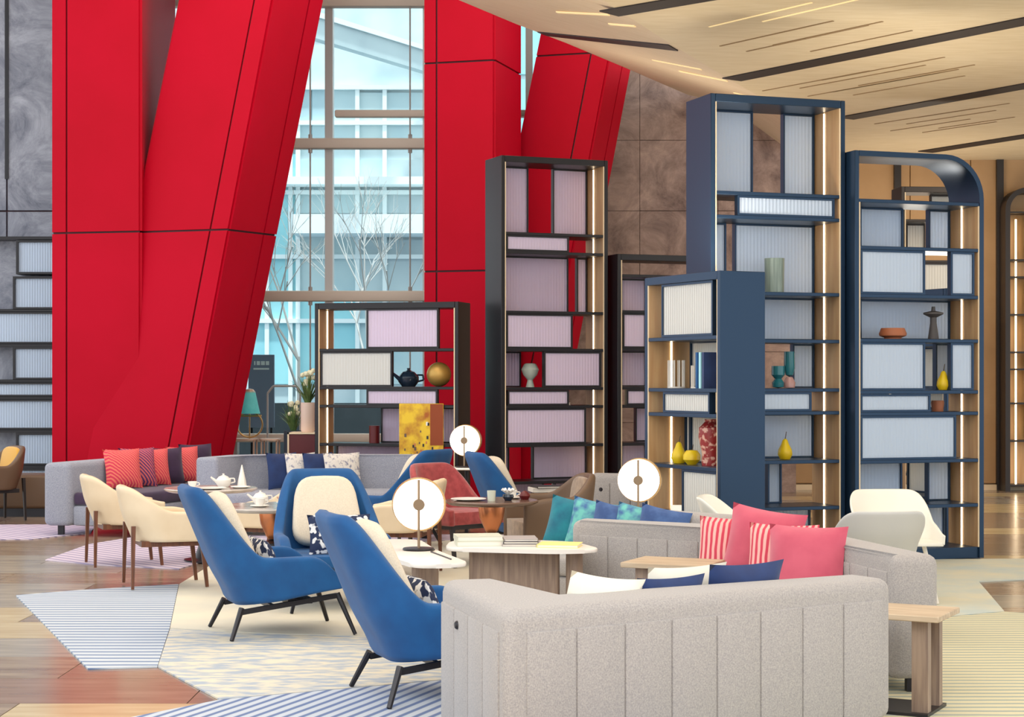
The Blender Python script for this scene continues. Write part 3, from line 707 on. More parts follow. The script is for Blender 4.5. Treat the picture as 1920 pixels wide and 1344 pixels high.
# cream leather armchair
def club_chair(name, m_out, m_in, legm, W=.6, D=.58, back=.80, arm=(.58, .60), zb=(.36, .36), lean=.2, taper=.05, v0=.45, v1=1.0, r=.22, legh=.37, th=.06):
    t = thing(name, '', 'chair')
    shell('shell', m_out, t, W=W, D=D, r=r, zb=zb, arm=arm, back=back, v0=v0, v1=v1, lean=lean, taper=taper, th=th, tipdrop=.12, z_lean=.4)
    pts = shell_path(W-.06, D-.04, r-.03); obj('seat', prism(pts, zb[0]+.005, .475, .02, 2), m_in, t)
    bm = bmesh.new(); bx(bm, -W/2+.05, W/2-.05, -D/2+.04, D/2-.05, zb[0]-.035, zb[0]+.01); obj('seat_rail', bm, legm, t)
    for sx in (-1, 1):
        obj('leg', bar(bmesh.new(), (sx*(W/2-.05), -D/2+.06, legh), (sx*(W/2-.05), -D/2+.02, 0), .026, .018, square=True), legm, t)
        obj('leg', bar(bmesh.new(), (sx*(W/2-.07), D/2+.01, legh+.12), (sx*(W/2-.04), D/2+.02, 0), .024, .016, square=True), legm, t)
    return t
cc = club_chair('leather_chair', 'leather', 'leather', 'walnut', arm=(.56, .6))
put(cc, True, 'cream leather chair with walnut legs nearest the blue lounge chair', -2.74, 14.0, 110)
put(cc, False, 'cream leather chair with walnut legs beside the grey banquette', -3.42, 15.6, 112)
put(cc, False, 'cream leather chair on the far side of the pedestal table', -2.0, 15.25, 250)
put(cc, False, 'cream leather chair half hidden behind the front disc lamp', -.95, 14.8, 262)
rc = club_chair('velvet_chair', 'redvelvet', 'redvelvet', 'dark', W=.62, D=.6, back=.88, arm=(.5, .56), v0=.5, v1=.95, r=.24, lean=.2)
put(rc, True, 'rose red velvet chair behind the round dark table', -.5, 15.6, 44)
tc = club_chair('velvet_chair', 'brownshell', 'taupe', 'dark', W=.64, D=.6, back=.86, arm=(.64, .68), zb=(.3, .3), v0=.6, v1=1.0, r=.28, lean=.12, legh=.3)
put(tc, True, 'taupe velvet tub chair with a brown leather shell at the round table', .3, 14.45, 285)
ol = []
for i in range(28):
    a = 2*math.pi*i/28; c, s = math.cos(a), math.sin(a); ol.append((.21*math.copysign(abs(c)**.6, c), .17*math.copysign(abs(s)**.6, s)))
b = obj('back_cushion', slab_cushion(ol, .06, .025), 'taupe', tc); b.location = (0, .27, .66); b.rotation_euler = (math.radians(-8), 0, 0)
pp = shell_path(.64, .6, .28); bm = bmesh.new(); pr = None
yc = club_chair('velvet_chair', 'brownshell', 'yellow', 'dark', W=.6, D=.58, back=.86, arm=(.62, .64), v0=.55, v1=1.0, r=.24, lean=.15)
put(yc, True, 'mustard velvet chair with a brown shell at the left edge', -6.02, 20.3, 312)
b = obj('back_cushion', slab_cushion(ol, .06, .025), 'yellow', yc); b.location = (0, .25, .68); b.rotation_euler = (math.radians(-10), 0, 0)
# white moulded chairs
def plastic_chair(m):
    t = thing('moulded_chair', '', 'chair')
    shell('shell', m, t, W=.58, D=.54, r=.24, zb=(.43, .43), arm=(.5, .58), back=.80, v0=.5, v1=.95, lean=.35, taper=-.14, th=.02, tipdrop=.2, z_lean=.45)
    obj('seat', prism(shell_path(.55, .52, .22), .42, .445, .006, 2), m, t)
    for sx in (-1, 1):
        for sy in (-1, 1): obj('leg', bar(bmesh.new(), (sx*.16, sy*.14, .43), (sx*.24, sy*.22, 0), .017, .012), 'lattice', t)
    return t
pc = plastic_chair('white')
put(pc, True, 'white moulded chair facing us in front of the rounded navy bookcase', 2.84, 13.0, 4)
put(pc, False, 'white moulded chair peeping out beside the navy side panel', 1.72, 12.55, 75)
pg = plastic_chair('greyplastic')
put(pg, True, 'pale grey moulded chair turned away behind the large grey sofa', 2.34, 11.5, 186)

# ------------------------------------------------------------------ sofas
def sofa(name, label, wall, seat, h, m='sofa', z0=.07, seat_z=.40, chan=(), btn=(), legs=(), bev=.055, seatm=None):
    ox = sum(p[0] for p in seat)/len(seat); oy = sum(p[1] for p in seat)/len(seat)
    t = thing(name, label, 'sofa', (ox, oy, .010)); o = lambda P: [(p[0]-ox, p[1]-oy) for p in P]
    obj('back', prism(o(wall), z0, h, bev, 4), m, t)
    sb_ = obj('seat_base', prism(o(seat), z0, seat_z-.14, .03, 2), m, t)
    obj('seat_cushion', prism(o(seat), seat_z-.138, seat_z, .04, 3), seatm or m, t)
    for (p, q, n, za, zb_) in chan:                      # upholstered channels on a face
        p, q = Vector(p), Vector(q); d = (q-p).normalized(); nn = Vector((-d.y, d.x)); L = (q-p).length
        if (p+nn*.01-Vector((ox, oy))).length < 0: nn = -nn
        for i in range(n):
            a0 = p+d*(L*i/n+.003); a1 = p+d*(L*(i+1)/n-.003)
            P = [a0, a1, a1-nn*.03, a0-nn*.03]; P = [v+nn*.008 for v in P]
            obj('channel', prism(o([(v.x, v.y) for v in P]), za, zb_, .007, 2), m, t)
    for (p, nrm) in btn:
        bm = lathe([(0, .012), (.012, .012), (.018, .006), (.02, 0)], 12); b = obj('button', bm, 'darkleg', t)
        b.location = (p[0]-ox, p[1]-oy, p[2]); b.rotation_euler = Vector((0, 0, 1)).rotation_difference(Vector(nrm)).to_euler()
    for (x, y) in legs: box('foot', x-ox-.03, x-ox+.03, y-oy-.03, y-oy+.03, 0, z0, 'darkleg', t)
    return t
o0, o1, o2_, i2, i1, i0 = (-.33, 8.10), (-.03, 6.98), (1.76, 8.12), (1.615, 8.35), (.17, 7.42), (-.065, 8.17)
sofa('corner_sofa', 'large grey tweed sofa in the foreground with its channelled back to us', [o0, o1, o2_, i2, i1, i0],
     [(i0[0]+.01, i0[1]), (i1[0]+.02, i1[1]+.01), i2, (1.33, 9.05)], .72,
     chan=[((o1[0]+.06, o1[1]+.04), (o2_[0]-.05, o2_[1]-.035), 9, .09, .62)][::1] and [((o2_[0]-.06, o2_[1]-.038), (o1[0]+.085, o1[1]+.054), 8, .09, .625), ((o1[0]-.02, o1[1]+.075), (o0[0]+.012, o0[1]-.06), 4, .09, .625)],
     btn=[((-.24, 7.72, .56), (-.96, -.26, 0))], legs=[(0, 7.2), (1.6, 8.15), (-.2, 8.05), (1.3, 8.95)])
o0, o1, o2_, i2, i1, i0 = (.46, 11.70), (1.86, 10.86), (2.24, 9.20), (1.98, 9.15), (1.62, 10.62), (.385, 11.42)
sofa('corner_sofa', 'grey tweed corner sofa holding the pink cushions', [o0, o1, o2_, i2, i1, i0],
     [(i0[0]+.55, i0[1]-.25), (i1[0]-.01, i1[1]-.01), (i2[0]-.01, i2[1]+.05), (1.25, 9.25), (1.0, 10.05)], .72,
     chan=[((i1[0]-.1, i1[1]+.065), (i0[0]+.05, i0[1]-.032), 6, .09, .63), ((i2[0]-.015, i2[1]+.06), (i1[0]+.02, i1[1]-.08), 6, .44, .63)],
     btn=[((.735, 11.20, .50), (-.54, -.84, 0))], legs=[(2.1, 9.25), (1.75, 10.6), (.5, 11.5), (1.3, 9.35)])
sofa('grey_sofa', 'grey tweed sofa behind the corner sofa with teal and blue cushions', [(.31, 12.85), (1.42, 11.72), (1.6, 11.90), (.5, 13.04)],
     [(.48, 12.70), (1.41, 11.74), (1.12, 11.46), (.20, 12.38)], .72, legs=[(1.2, 11.6), (.4, 12.5)])
sofa('grey_sofa', 'grey buttoned sofa standing below the tall black bookcase', [(.68, 16.3), (1.3, 16.05), (1.38, 16.3), (.76, 16.55)],
     [(.71, 16.28), (1.28, 16.05), (1.12, 15.72), (.55, 15.9)], .76, btn=[((.82, 16.235, .62), (-.45, -.9, 0))], legs=[(.75, 16.2), (1.2, 15.95)],
     chan=[((1.27, 16.058), (.72, 16.28), 3, .42, .68)])
sofa('banquette', 'blue grey banquette with purple seat in front of the red columns', [(-4.92, 18.45), (-4.62, 18.40), (-3.75, 20.75), (-4.05, 20.85)],
     [(-4.61, 18.45), (-3.92, 18.20), (-3.06, 20.45), (-3.74, 20.7)], .76, 'sofa_blue', .1, .45, legs=[(-4.75, 18.55), (-3.95, 18.4), (-3.2, 20.3)], seatm='purple')
sofa('grey_sofa', 'long grey sofa with navy and patterned cushions below the low bookcase', [(-3.10, 18.5), (-2.9, 19.05), (-2.4, 19.25), (-.8, 19.15), (-.75, 19.4), (-2.5, 19.52), (-3.1, 19.25), (-3.35, 18.6)],
     [(-3.06, 18.5), (-2.88, 19.02), (-2.4, 19.22), (-.85, 19.12), (-.9, 18.4), (-2.9, 18.3)], .81, 'sofa_blue', .1, .45, legs=[(-3, 18.6), (-1, 18.5), (-1, 19.2)], bev=.04)
sofa('cream_sofa', 'short cream sofa end seen beside the gilded picture', [(-1.05, 18.02), (-.72, 17.98), (-.7, 18.25), (-1.03, 18.29)],
     [(-1.03, 18.01), (-.74, 17.97), (-.78, 17.75), (-1.05, 17.78)], .82, 'cream', .1, .45, legs=[(-.9, 18.1)], bev=.04)
bn = thing('bench', 'low brown leather bench behind the mustard chair', 'bench', (-6.1, 21.3, 0))
box('seat', -.7, .7, -.3, .3, .1, .5, 'brownshell', bn, .04, 3); box('plinth', -.65, .65, -.25, .25, 0, .1, 'darkleg', bn)
# cushions
d = Vector((.843, .537)); n = Vector((-.537, .843))
def near_p(t, off): p = Vector((-.03, 6.98))+d*t+n*off; return (p.x, p.y, .411)
pillow('ivory cushion with a raised corner on the near sofa', near_p(.67, .42), 32.5, -16, .40, .41, .14, 'ivory', roll=9)
pillow('navy cushion between the two ivory ones on the near sofa', near_p(1.08, .41), 32.5, -14, .38, .375, .14, 'navyfab')
pillow('ivory cushion tucked behind the two navy ones on the near sofa', near_p(1.32, .60), 32.5, -14, .46, .395, .13, 'ivory')
pillow('navy cushion on the near sofa closest to the pink cushions', near_p(1.51, .41), 32.5, -14, .44, .415, .15, 'navyfab')
pillow('plain pink velvet cushion in front of its pair', (1.62, 9.78, .411), -28, 12, .46, .43, .15, 'pink', roll=0)
pillow('pink striped cushion behind the front plain pink one', (1.52, 10.01, .411), -28, 12, .42, .42, .14, 'pinkstripe')
pillow('plain pink velvet cushion standing tallest on the corner sofa', (1.42, 10.28, .443), -26, 12, .46, .46, .15, 'pink', roll=8)
pillow('pink striped cushion farthest left on the corner sofa', (1.29, 10.50, .411), -26, 12, .42, .42, .14, 'pinkstripe')
for i, (px, py, Y, m, lb, yaw) in enumerate(((1066, 1018, 12.3, 'teal', 'teal cushion leaning at the end of the rear grey sofa', 30), (1088, 1018, 12.2, 'bluegreen', 'green and blue patterned cushion next to the teal one', 20), (1120, 1018, 12.05, 'slate', 'slate blue cushion left of the middle on the rear grey sofa', 12), (1155, 1018, 11.9, 'bluegreen', 'green patterned cushion right of the slate blue one', 8), (1188, 1018, 11.75, 'slate', 'slate blue cushion farthest right on the rear grey sofa', 4))):
    t_ = .26+.215*i; pillow(lb, (.31+.70*t_-.71*.16, 12.85-.713*t_-.70*.16, .443), -20, 12, .36, .36 if i < 2 else .34, .105, m, roll=10)
for i, (t, m, lb, w_) in enumerate(((.30, 'weave', 'coral woven cushion nearest the end of the banquette', .44), (.42, 'weave2', 'purple and coral woven cushion overlapping the coral one', .44), (.54, 'weave', 'coral woven cushion in the middle of the banquette', .42), (.66, 'purple', 'dark purple cushion between two coral ones', .42), (.80, 'weave', 'coral woven cushion at the far end of the banquette', .42), (.92, 'purple', 'dark purple cushion farthest back on the banquette', .44))):
    p = Vector((-4.62, 18.40)).lerp(Vector((-3.75, 20.75)), t)+Vector((.17, -.06))
    pillow(lb, (p.x, p.y, .461), 40, 12, w_, w_, .14, m)
for i, (px, m, lb) in enumerate(((532, 'navyfab', 'navy cushion at the curved end of the long grey sofa'), (567, 'palepattern', 'grey patterned cushion between two navy ones'), (600, 'navyfab', 'navy cushion between two patterned ones'), (645, 'palepattern', 'white patterned cushion farthest right on the long grey sofa'))):
    Y = 18.93; pillow(lb, ((px-960)*Y/F, Y, .461), 32, 10, .36 if i < 3 else .44, .40, .11, m)

# ------------------------------------------------------------------ tables
def round_table(label, x, y, h, r, topm, style='copper'):
    t = thing('pedestal_table', label, 'table', (x, y, .010))
    h -= .010
    obj('top', lathe([(0, h-.035), (r-.04, h-.035), (r-.005, h-.018), (r, h-.008), (r-.01, h), (0, h)], 40), topm, t)
    obj('bowl', lathe([(0, h-.26), (.035, h-.26), (.05, h-.24), (.095, h-.14), (.105, h-.06), (.10, h-.036), (0, h-.036)], 28), 'copper', t)
    obj('bell', lathe([(0, 0), (.24, 0), (.24, .015), (.15, .03), (.115, .12), (.115, h-.34), (.09, h-.29), (.03, h-.265), (0, h-.262)], 28), 'darkleg', t)
    return t
round_table('round stone table in front of the banquette with white crockery', -2.72, 15.9, .667, .42, 'stonetop')
round_table('round stone table between cream chairs with a copper bowl stem', -1.87, 13.75, .66, .44, 'stonetop')
round_table('round dark table between the rose and the taupe chair', -.16, 13.8, .70, .37, 'darktop')
def leaf_table(label, pts, h, legs, r=.12):
    c = sum((Vector(p) for p in pts), Vector((0, 0)))/len(pts)
    t = thing('coffee_table', label, 'table', (c.x, c.y, .010)); P = round_poly([Vector(p)-c for p in pts], r)
    obj('top', prism(P, h-.035, h-.01, .008, 2), 'tabletop', t)
    for (x0, y0, x1, y1, th) in legs:
        a, b_ = Vector((x0, y0))-c, Vector((x1, y1))-c; nn = (b_-a).normalized(); nn = Vector((-nn.y, nn.x))*th/2
        obj('leg', prism(round_poly([a+nn, b_+nn, b_-nn, a-nn], th*.35), 0, h-.036), 'ashwood', t)
    return t
leaf_table('white topped side table carrying the front disc lamp', [(-.98, 11.75), (-.98, 11.2), (-.55, 10.12), (-.24, 10.22), (-.47, 11.0), (-.62, 11.75)], .58, [(-1.0+.06, 11.45, -.84, 11.62, .1), (-.60, 10.62, -.45, 10.66, .12)])
leaf_table('long white topped coffee table stacked with books', [(-.40, 11.4), (-.42, 10.95), (.28, 10.78), (.56, 10.86), (.40, 11.36), (-.2, 11.62)], .60, [(-.27, 11.1, .30, 11.08, .1), (.36, 10.98, .42, 11.04, .1)])
def c_table(label, x, y, rz, h, w_=.46, dp=.42):
    t = thing('side_table', label, 'table', (x, y, .010), rz); h -= .01
    box('top', -w_/2, w_/2, -dp/2, dp/2, h-.03, h, 'ashtop', t, .004, 1)
    box('base', -w_/2+.02, w_/2-.06, -dp/2+.03, dp/2-.03, 0, .015, 'darkleg', t)
    for sy in (-1, 1): box('leg', w_/2-.15, w_/2-.07, sy*.11-.03, sy*.11+.03, .0, h-.03, 'ashwood', t)
    return t
c_table('grey oak side table standing right of the near sofa', 1.945, 8.75, -28, .505)
c_table('grey oak side table reaching over the corner sofa seat', .93, 10.15, 155, .60, .50, .40)
wt = thing('end_table', 'small white end table under the right disc lamp', 'table', (1.20, 13.35, .010))
obj('top', lathe([(0, .555), (.40, .555), (.42, .57), (.40, .585), (0, .585)], 36), 'tabletop', wt); obj('stem', lathe([(0, 0), (.18, 0), (.18, .015), (.03, .03), (.03, .555), (0, .555)], 20), 'ashwood', wt)
wt2 = thing('end_table', 'small round end table under the far disc lamp', 'table', (-.48, 18.6, .001))
obj('top', lathe([(0, .69), (.20, .69), (.22, .70), (.20, .712), (0, .712)], 32), 'tabletop', wt2); obj('stem', lathe([(0, 0), (.16, 0), (.16, .015), (.02, .03), (.02, .69), (0, .69)], 16), 'darkleg', wt2)
wt3 = thing('end_table', 'low table with a stack of white books below the tall black bookcase', 'table', (.36, 17.55, .010))
obj('top', lathe([(0, .42), (.36, .42), (.37, .435), (.36, .45), (0, .45)], 32), 'darktop', wt3); obj('stem', lathe([(0, 0), (.2, 0), (.2, .015), (.03, .03), (.03, .42), (0, .42)], 16), 'darkleg', wt3)
# disc lamps
def disc(bm, r, y0, y1, n=48, zc=0):
    A = [bm.verts.new((r*math.cos(2*math.pi*i/n), y0, zc+r*math.sin(2*math.pi*i/n))) for i in range(n)]; B = [bm.verts.new((v.co.x, y1, v.co.z)) for v in A]
    bm.faces.new(A); bm.faces.new(B[::-1])
    for i in range(n): bm.faces.new((A[i], B[i], B[(i+1) % n], A[(i+1) % n]))
    bmesh.ops.recalc_face_normals(bm, faces=bm.faces[:]); return bm
def disc_lamp(label, x, y, z, rz=0):
    t = thing('disc_lamp', label, 'lamp', (x, y, z), rz); zc = .285
    obj('base', lathe([(0, 0), (.095, 0), (.1, .006), (.095, .014), (.015, .018), (0, .018)], 32), 'darkleg', t)
    obj('stem', bar(bmesh.new(), (0, -.026, .01), (0, -.026, zc+.155), .0085), 'bronze', t)
    obj('glow_disc', disc(bmesh.new(), .158, -.008, .022, zc=zc), 'opal', t)
    obj('hub', disc(bmesh.new(), .036, -.04, -.006, 28, zc), 'bronze', t)
    bm = bmesh.new(); n = 48; R0, R1 = .159, .167; rings = []
    for (r_, yy) in ((R0, .0), (R1, .0), (R1, .07), (R0, .07)): rings.append([bm.verts.new((r_*math.cos(2*math.pi*i/n)+.006, yy, zc+r_*math.sin(2*math.pi*i/n))) for i in range(n)])
    for k in range(4):
        a_, b_ = rings[k], rings[(k+1) % 4]
        for i in range(n): bm.faces.new((a_[i], a_[(i+1) % n], b_[(i+1) % n], b_[i]))
    bmesh.ops.recalc_face_normals(bm, faces=bm.faces[:]); obj('ring', bm, 'brass', t)
    return t
disc_lamp('glowing disc lamp on the white table in front', -.585, 11.0, .58, 8)
disc_lamp('glowing disc lamp in front of the low navy bookcase', .96, 13.35, .596, -10)
disc_lamp('glowing disc lamp in front of the low black bookcase', -.50, 18.6, .713, -10)
cd = obj('lamp_cable', tube(bmesh.new(), [(-.483, 11.0, .5845), (-.5, 10.85, .5845), (-.42, 10.6, .5845), (-.36, 10.4, .5845)], .004, 6), 'darkleg'); tag(cd, 'thin dark cable trailing from the front disc lamp', 'cable')
# books
def book(label, x, y, z, rz, w_, d_, h_, m, group=None):
    t = thing('book', label, 'book', (x, y, z), rz, group)
    box('pages', -w_/2+.005, w_/2-.004, -d_/2+.004, d_/2-.004, .003, h_-.003, 'page', t)
    bm = bmesh.new(); bx(bm, -w_/2, w_/2, -d_/2, d_/2, 0, .003); bx(bm, -w_/2, w_/2, -d_/2, d_/2, h_-.003, h_); bx(bm, -w_/2, -w_/2+.004, -d_/2, d_/2, .003, h_-.003)
    obj('cover', bm, m, t, smooth=False); return t
zt = .60
book('thick pale book at the bottom of the sage stack', -.21, 11.15, zt, 6, .30, .24, .032, 'book_green')
book('thick pale book on top of the sage stack', -.215, 11.15, zt+.032, 8, .29, .235, .03, 'book_green')
book('grey magazine at the bottom of the middle pile', .06, 11.15, zt, -6, .22, .28, .015, 'book_grey')
book('grey magazine in the centre of the middle pile', .055, 11.15, zt+.015, 0, .22, .27, .016, 'book_dark')
book('grey magazine on top of the middle pile', .05, 11.16, zt+.031, 4, .21, .27, .014, 'book_grey')
book('yellow covered booklet lying flat on the coffee table', .30, 11.03, zt, -10, .26, .22, .02, 'book_yel')
for i, (lb, dx, h_) in enumerate((('white book at the bottom of the rear stack', 0, .04), ('dark book second in the rear stack', .02, .03), ('white book third in the rear stack', .0, .04), ('dark book on top of the rear stack', .03, .02))):
    book(lb, .36+dx, 17.5, .46+[0, .04, .07, .11][i], 5*i, .36, .28, h_, 'page' if i % 2 == 0 else 'book_dark')
# crockery
def cup(label, x, y, z, group):
    t = thing('cup_and_saucer', label, 'cup', (x, y, z), 0, group)
    obj('saucer', lathe([(0, 0), (.045, 0), (.075, .012), (.072, .015), (.04, .006), (0, .006)], 24), 'porcelain', t)
    obj('cup', lathe([(0, .0065), (.024, .0065), (.028, .012), (.042, .065), (.039, .065), (.026, .016), (0, .014)], 24), 'porcelain', t)
    obj('handle', tube(bmesh.new(), [(.04, 0, .055), (.062, 0, .052), (.064, 0, .035), (.036, 0, .026)], .004, 6), 'porcelain', t); return t
def pot(label, x, y, z, m='porcelain', s=1):
    t = thing('teapot', label, 'teapot', (x, y, z), 20)
    obj('body', lathe([(0, 0), (.04*s, 0), (.062*s, .03*s), (.062*s, .06*s), (.035*s, .09*s), (0, .09*s)], 24), m, t)
    obj('lid', lathe([(0, .112*s), (.01*s, .112*s), (.008*s, .1*s), (.03*s, .091*s), (0, .09*s)], 16), m, t)
    obj('spout', bar(bmesh.new(), (-.05*s, 0, .04*s), (-.105*s, 0, .085*s), .014*s, .007*s), m, t)
    obj('handle', tube(bmesh.new(), [(.05*s, 0, .07*s), (.09*s, 0, .07*s), (.095*s, 0, .04*s), (.055*s, 0, .03*s)], .006*s, 6), m, t); return t
def plate(label, x, y, z, r=.11): return tag(obj('plate', lathe([(0, 0), (r*.6, 0), (r, .014), (r*.97, .017), (r*.6, .005), (0, .005)], 28, at=(0, 0, 0)), 'porcelain'), label, 'plate')
def setat(o, x, y, z): o.location = (x, y, z); return o
z1, z2, z3 = .667, .66, .70
cup('white cup and saucer at the left of the rear stone table', -2.86, 15.75, z1, 'cups')
pot('white teapot on the rear stone table', -2.62, 15.98, z1, s=1.1)
setat(plate('white plate in the middle of the rear stone table', 0, 0, 0, .14), -2.68, 15.66, z1)
setat(plate('small white plate at the right of the rear stone table', 0, 0, 0, .09), -2.44, 15.82, z1)
nk = obj('folded_napkin', lathe([(.045, 0), (.035, .06), (.004, .2), (0, .2)], 8), 'porcelain'); tag(nk, 'tall folded white napkin on the rear stone table', 'napkin'); nk.location = (-2.46, 16.03, z1)
cup('white cup and saucer on the near stone table', -1.95, 13.6, z2, 'cups')
pot('brass and white pot on the near stone table', -1.73, 13.65, z2, 'rosebrass', .9)
pot('white teapot behind the cup on the near stone table', -1.98, 13.85, z2, s=1.0)
setat(plate('white plate at the back of the near stone table', 0, 0, 0, .12), -1.75, 13.95, z2)
cup('white cup and saucer on the dark round table', 0.0, 13.95, z3, 'cups')
setat(plate('white plate on the dark round table', 0, 0, 0, .14), -.34, 13.75, z3)
gl = obj('glass_tumbler', lathe([(0, 0), (.03, 0), (.034, .08), (.031, .08), (.028, .006), (0, .006)], 20), 'book_green'); tag(gl, 'small sage tumbler beside the plate on the dark table', 'glass'); gl.location = (-.16, 13.7, z3)
fp = thing('flower_pot', 'small dark pot with a white flower on the dark table', 'plant', (-.03, 13.72, z3))
obj('pot', lathe([(0, 0), (.025, 0), (.045, .03), (.04, .05), (0, .05)], 20), 'teapot', fp); bm = bmesh.new()
for k in range(9):
    a = k*2*math.pi/9; bar(bm, (0, 0, .05), (.05*math.cos(a), .05*math.sin(a), .09), .006, .012, 6)
obj('flower', bm, 'porcelain', fp)
db = obj('sugar_bowl', lathe([(0, 0), (.03, 0), (.045, .03), (.03, .055), (.008, .07), (0, .07)], 20), 'burg'); tag(db, 'small dark red lidded bowl on the dark table', 'bowl'); db.location = (.1, 13.85, z3)
mn = box('menu_holder', -.04, .04, -.02, .02, 0, .1, 'porcelain'); tag(mn, 'white menu holder on the white end table', 'menu'); mn.location = (1.24, 13.3, .596)

# ------------------------------------------------------------------ ornaments on shelves
def ornament(name, label, cat, prof, m, loc, stem=None, n=24):
    if stem:
        t = thing(name, label, cat, loc); obj('fruit', lathe(prof, n), m, t); obj('stem', bar(bmesh.new(), (0, 0, stem[0]), (.012, 0, stem[1]), .004, .003, 6), 'stem', t); return t
    o = obj(name, lathe(prof, n), m); o.location = loc; return tag(o, label, cat)
PEAR = [(0, 0), (.045, .003), (.066, .045), (.06, .09), (.034, .14), (.024, .17), (.012, .185), (0, .187)]
APPLE = [(0, .006), (.035, 0), (.07, .04), (.07, .08), (.045, .115), (.015, .118), (0, .108)]
def sc(p, k): return [(a*k, b_*k) for a, b_ in p]
ornament('ceramic_pear', 'yellow ceramic pear on the tall black bookcase', 'pear', PEAR, 'pear', Bc.spot(998, 3, .12), (.18, .23))
ornament('ceramic_apple', 'yellow ceramic apple on the tall black bookcase', 'apple', APPLE, 'pear', Bc.spot(1053, 3, .12), (.1, .16))
ornament('ceramic_pear', 'yellow ceramic pear on the tallest navy bookcase', 'pear', PEAR, 'pear', Cc.spot(1472, 6, .15), (.18, .25))
ornament('ceramic_pear', 'yellow ceramic pear in the rounded navy bookcase', 'pear', sc(PEAR, .95), 'pear', Dc.spot(1769, 4, .12), (.17, .24))
ornament('ceramic_pear', 'yellow ceramic pear beside the apple in the low navy bookcase', 'pear', PEAR, 'pear', Ec.spot(1273, 3, .15), (.18, .24))
ornament('ceramic_apple', 'yellow ceramic apple beside the pear in the low navy bookcase', 'apple', sc(APPLE, 1.05), 'pear', Ec.spot(1297, 3, .15), (.1, .17))
ornament('glass_vase', 'smoky glass goblet vase on the tall black bookcase', 'vase', [(0, 0), (.05, 0), (.045, .02), (.03, .08), (.08, .14), (.1, .2), (.07, .26), (.05, .27), (0, .26)], 'glasswhite', Bc.spot(994, 4, .2))
ornament('tall_vase', 'sea green vase blurred behind frosted glass', 'vase', [(0, 0), (.07, 0), (.07, .3), (0, .3)], 'greenvase', Bc.spot(993, 6, .3))
ornament('tall_vase', 'small grey vase blurred behind frosted glass', 'vase', [(0, 0), (.05, 0), (.05, .2), (0, .2)], 'slate', Bc.spot(1052, 6, .3))
book('dark book lying on the tall black bookcase', *Bc.spot(978, 5, .2), 22, .42, .24, .035, 'book_dark')
book('pale book lying on the tall black bookcase', *Bc.spot(1040, 5, .2), 22, .3, .22, .03, 'page')
pot('dark glazed teapot on the low black bookcase', *Ac.spot(766, 1, .2), 'teapot', 1.9)
ornament('gold_ball', 'gold sphere on the low black bookcase', 'ornament', [(.14*math.sin(math.pi*i/16), .14-.14*math.cos(math.pi*i/16)) for i in range(17)], 'gold', Ac.spot(823, 1, .2), n=32)
ornament('red_jar', 'dark red jar on the low black bookcase', 'jar', [(0, 0), (.06, 0), (.062, .2), (0, .2)], 'burg', Ac.spot(702, 3, .2))
ar = thing('gilded_picture', 'unframed gold and brown abstract picture leaning on the low bookcase', 'picture', (PY(790, 0, 19.85).x, 19.85, 0))
bm = bmesh.new(); bx(bm, -.25, .25, 0, .03, .52, 1.37, .004, 1); obj('canvas', bm, 'art', ar)
bm = bmesh.new(); bx(bm, .1, .245, -.004, 0, .9, 1.365); obj('brown_field', bm, 'artedge', ar)
for k in range(26):
    x, z = random.uniform(-.22, .14), random.uniform(.6, 1.25); s_ = random.uniform(.01, .022); box('dark_fleck', x-s_*.6, x+s_*.6, -.003, 0, z-s_, z+s_, random.choice(['book_dark', 'porcelain', 'copper', 'darktop']), ar)
box('easel_leg', -.2, -.17, .01, .03, 0, .52, 'darkleg', ar); box('easel_leg', .17, .2, .01, .03, 0, .52, 'darkleg', ar)
ornament('tall_vase', 'grey green cylinder vase on the tallest navy bookcase', 'vase', [(0, 0), (.085, 0), (.09, .31), (.08, .31), (.075, .02), (0, .02)], 'celadon', Cc.spot(1452, 2, .18))
ornament('goblet_vase', 'teal and blush goblet beside the taller one', 'vase', [(0, 0), (.05, .01), (.055, .05), (.03, .085), (.06, .12), (.06, .2), (0, .2)], 'tealglass', Cc.spot(1459, 4, .18))
g = ornament('goblet_vase', 'tall teal goblet on the tallest navy bookcase', 'vase', [(0, .1), (.035, .12), (.05, .18), (.048, .33), (0, .33)], 'tealglass', Cc.spot(1480, 4, .18))
for k_, (px_, m_) in enumerate(((1325, 'blue'), (1331, 'facglass'), (1337, 'navyfab'))):
    bk_ = box('upright_book', -.015, .015, -.1, .1, 0, .3, m_); bk_.location = Ec.spot(px_, 1, .12); bk_.rotation_euler = (0, 0, math.radians(-64)); tag(bk_, ['bright blue upright book nearest the rod vase', 'pale blue upright book in the middle of three', 'navy upright book closest to the navy side panel'][k_], 'book')
obj('foot', lathe([(0, 0), (.05, .005), (.055, .05), (.03, .1), (0, .1)], 20), 'blushglass', g)
ornament('wooden_bowl', 'terracotta bowl on the rounded navy bookcase', 'bowl', [(0, 0), (.08, 0), (.075, .012), (.12, .03), (.125, .05), (.105, .1), (0, .1)], 'terracotta', Dc.spot(1674, 3, .15), n=32)
ornament('mushroom_vase', 'black mushroom shaped vase on the rounded navy bookcase', 'vase', [(0, 0), (.05, 0), (.03, .15), (.03, .2), (.09, .23), (.09, .245), (.02, .26), (.015, .3), (0, .3)], 'basalt', Dc.spot(1750, 3, .12))
ornament('clay_bowl', 'small clay bowl in the narrow gap of the rounded navy bookcase', 'bowl', [(0, 0), (.05, .0), (.06, .08), (.055, .1), (0, .1)], 'terracotta', Dc.spot(1758, 5, .2))
ornament('tall_vase', 'blue vase blurred behind the frosted pane', 'vase', [(0, 0), (.08, 0), (.08, .28), (0, .28)], 'bluevase', Dc.spot(1690, 6, .3))
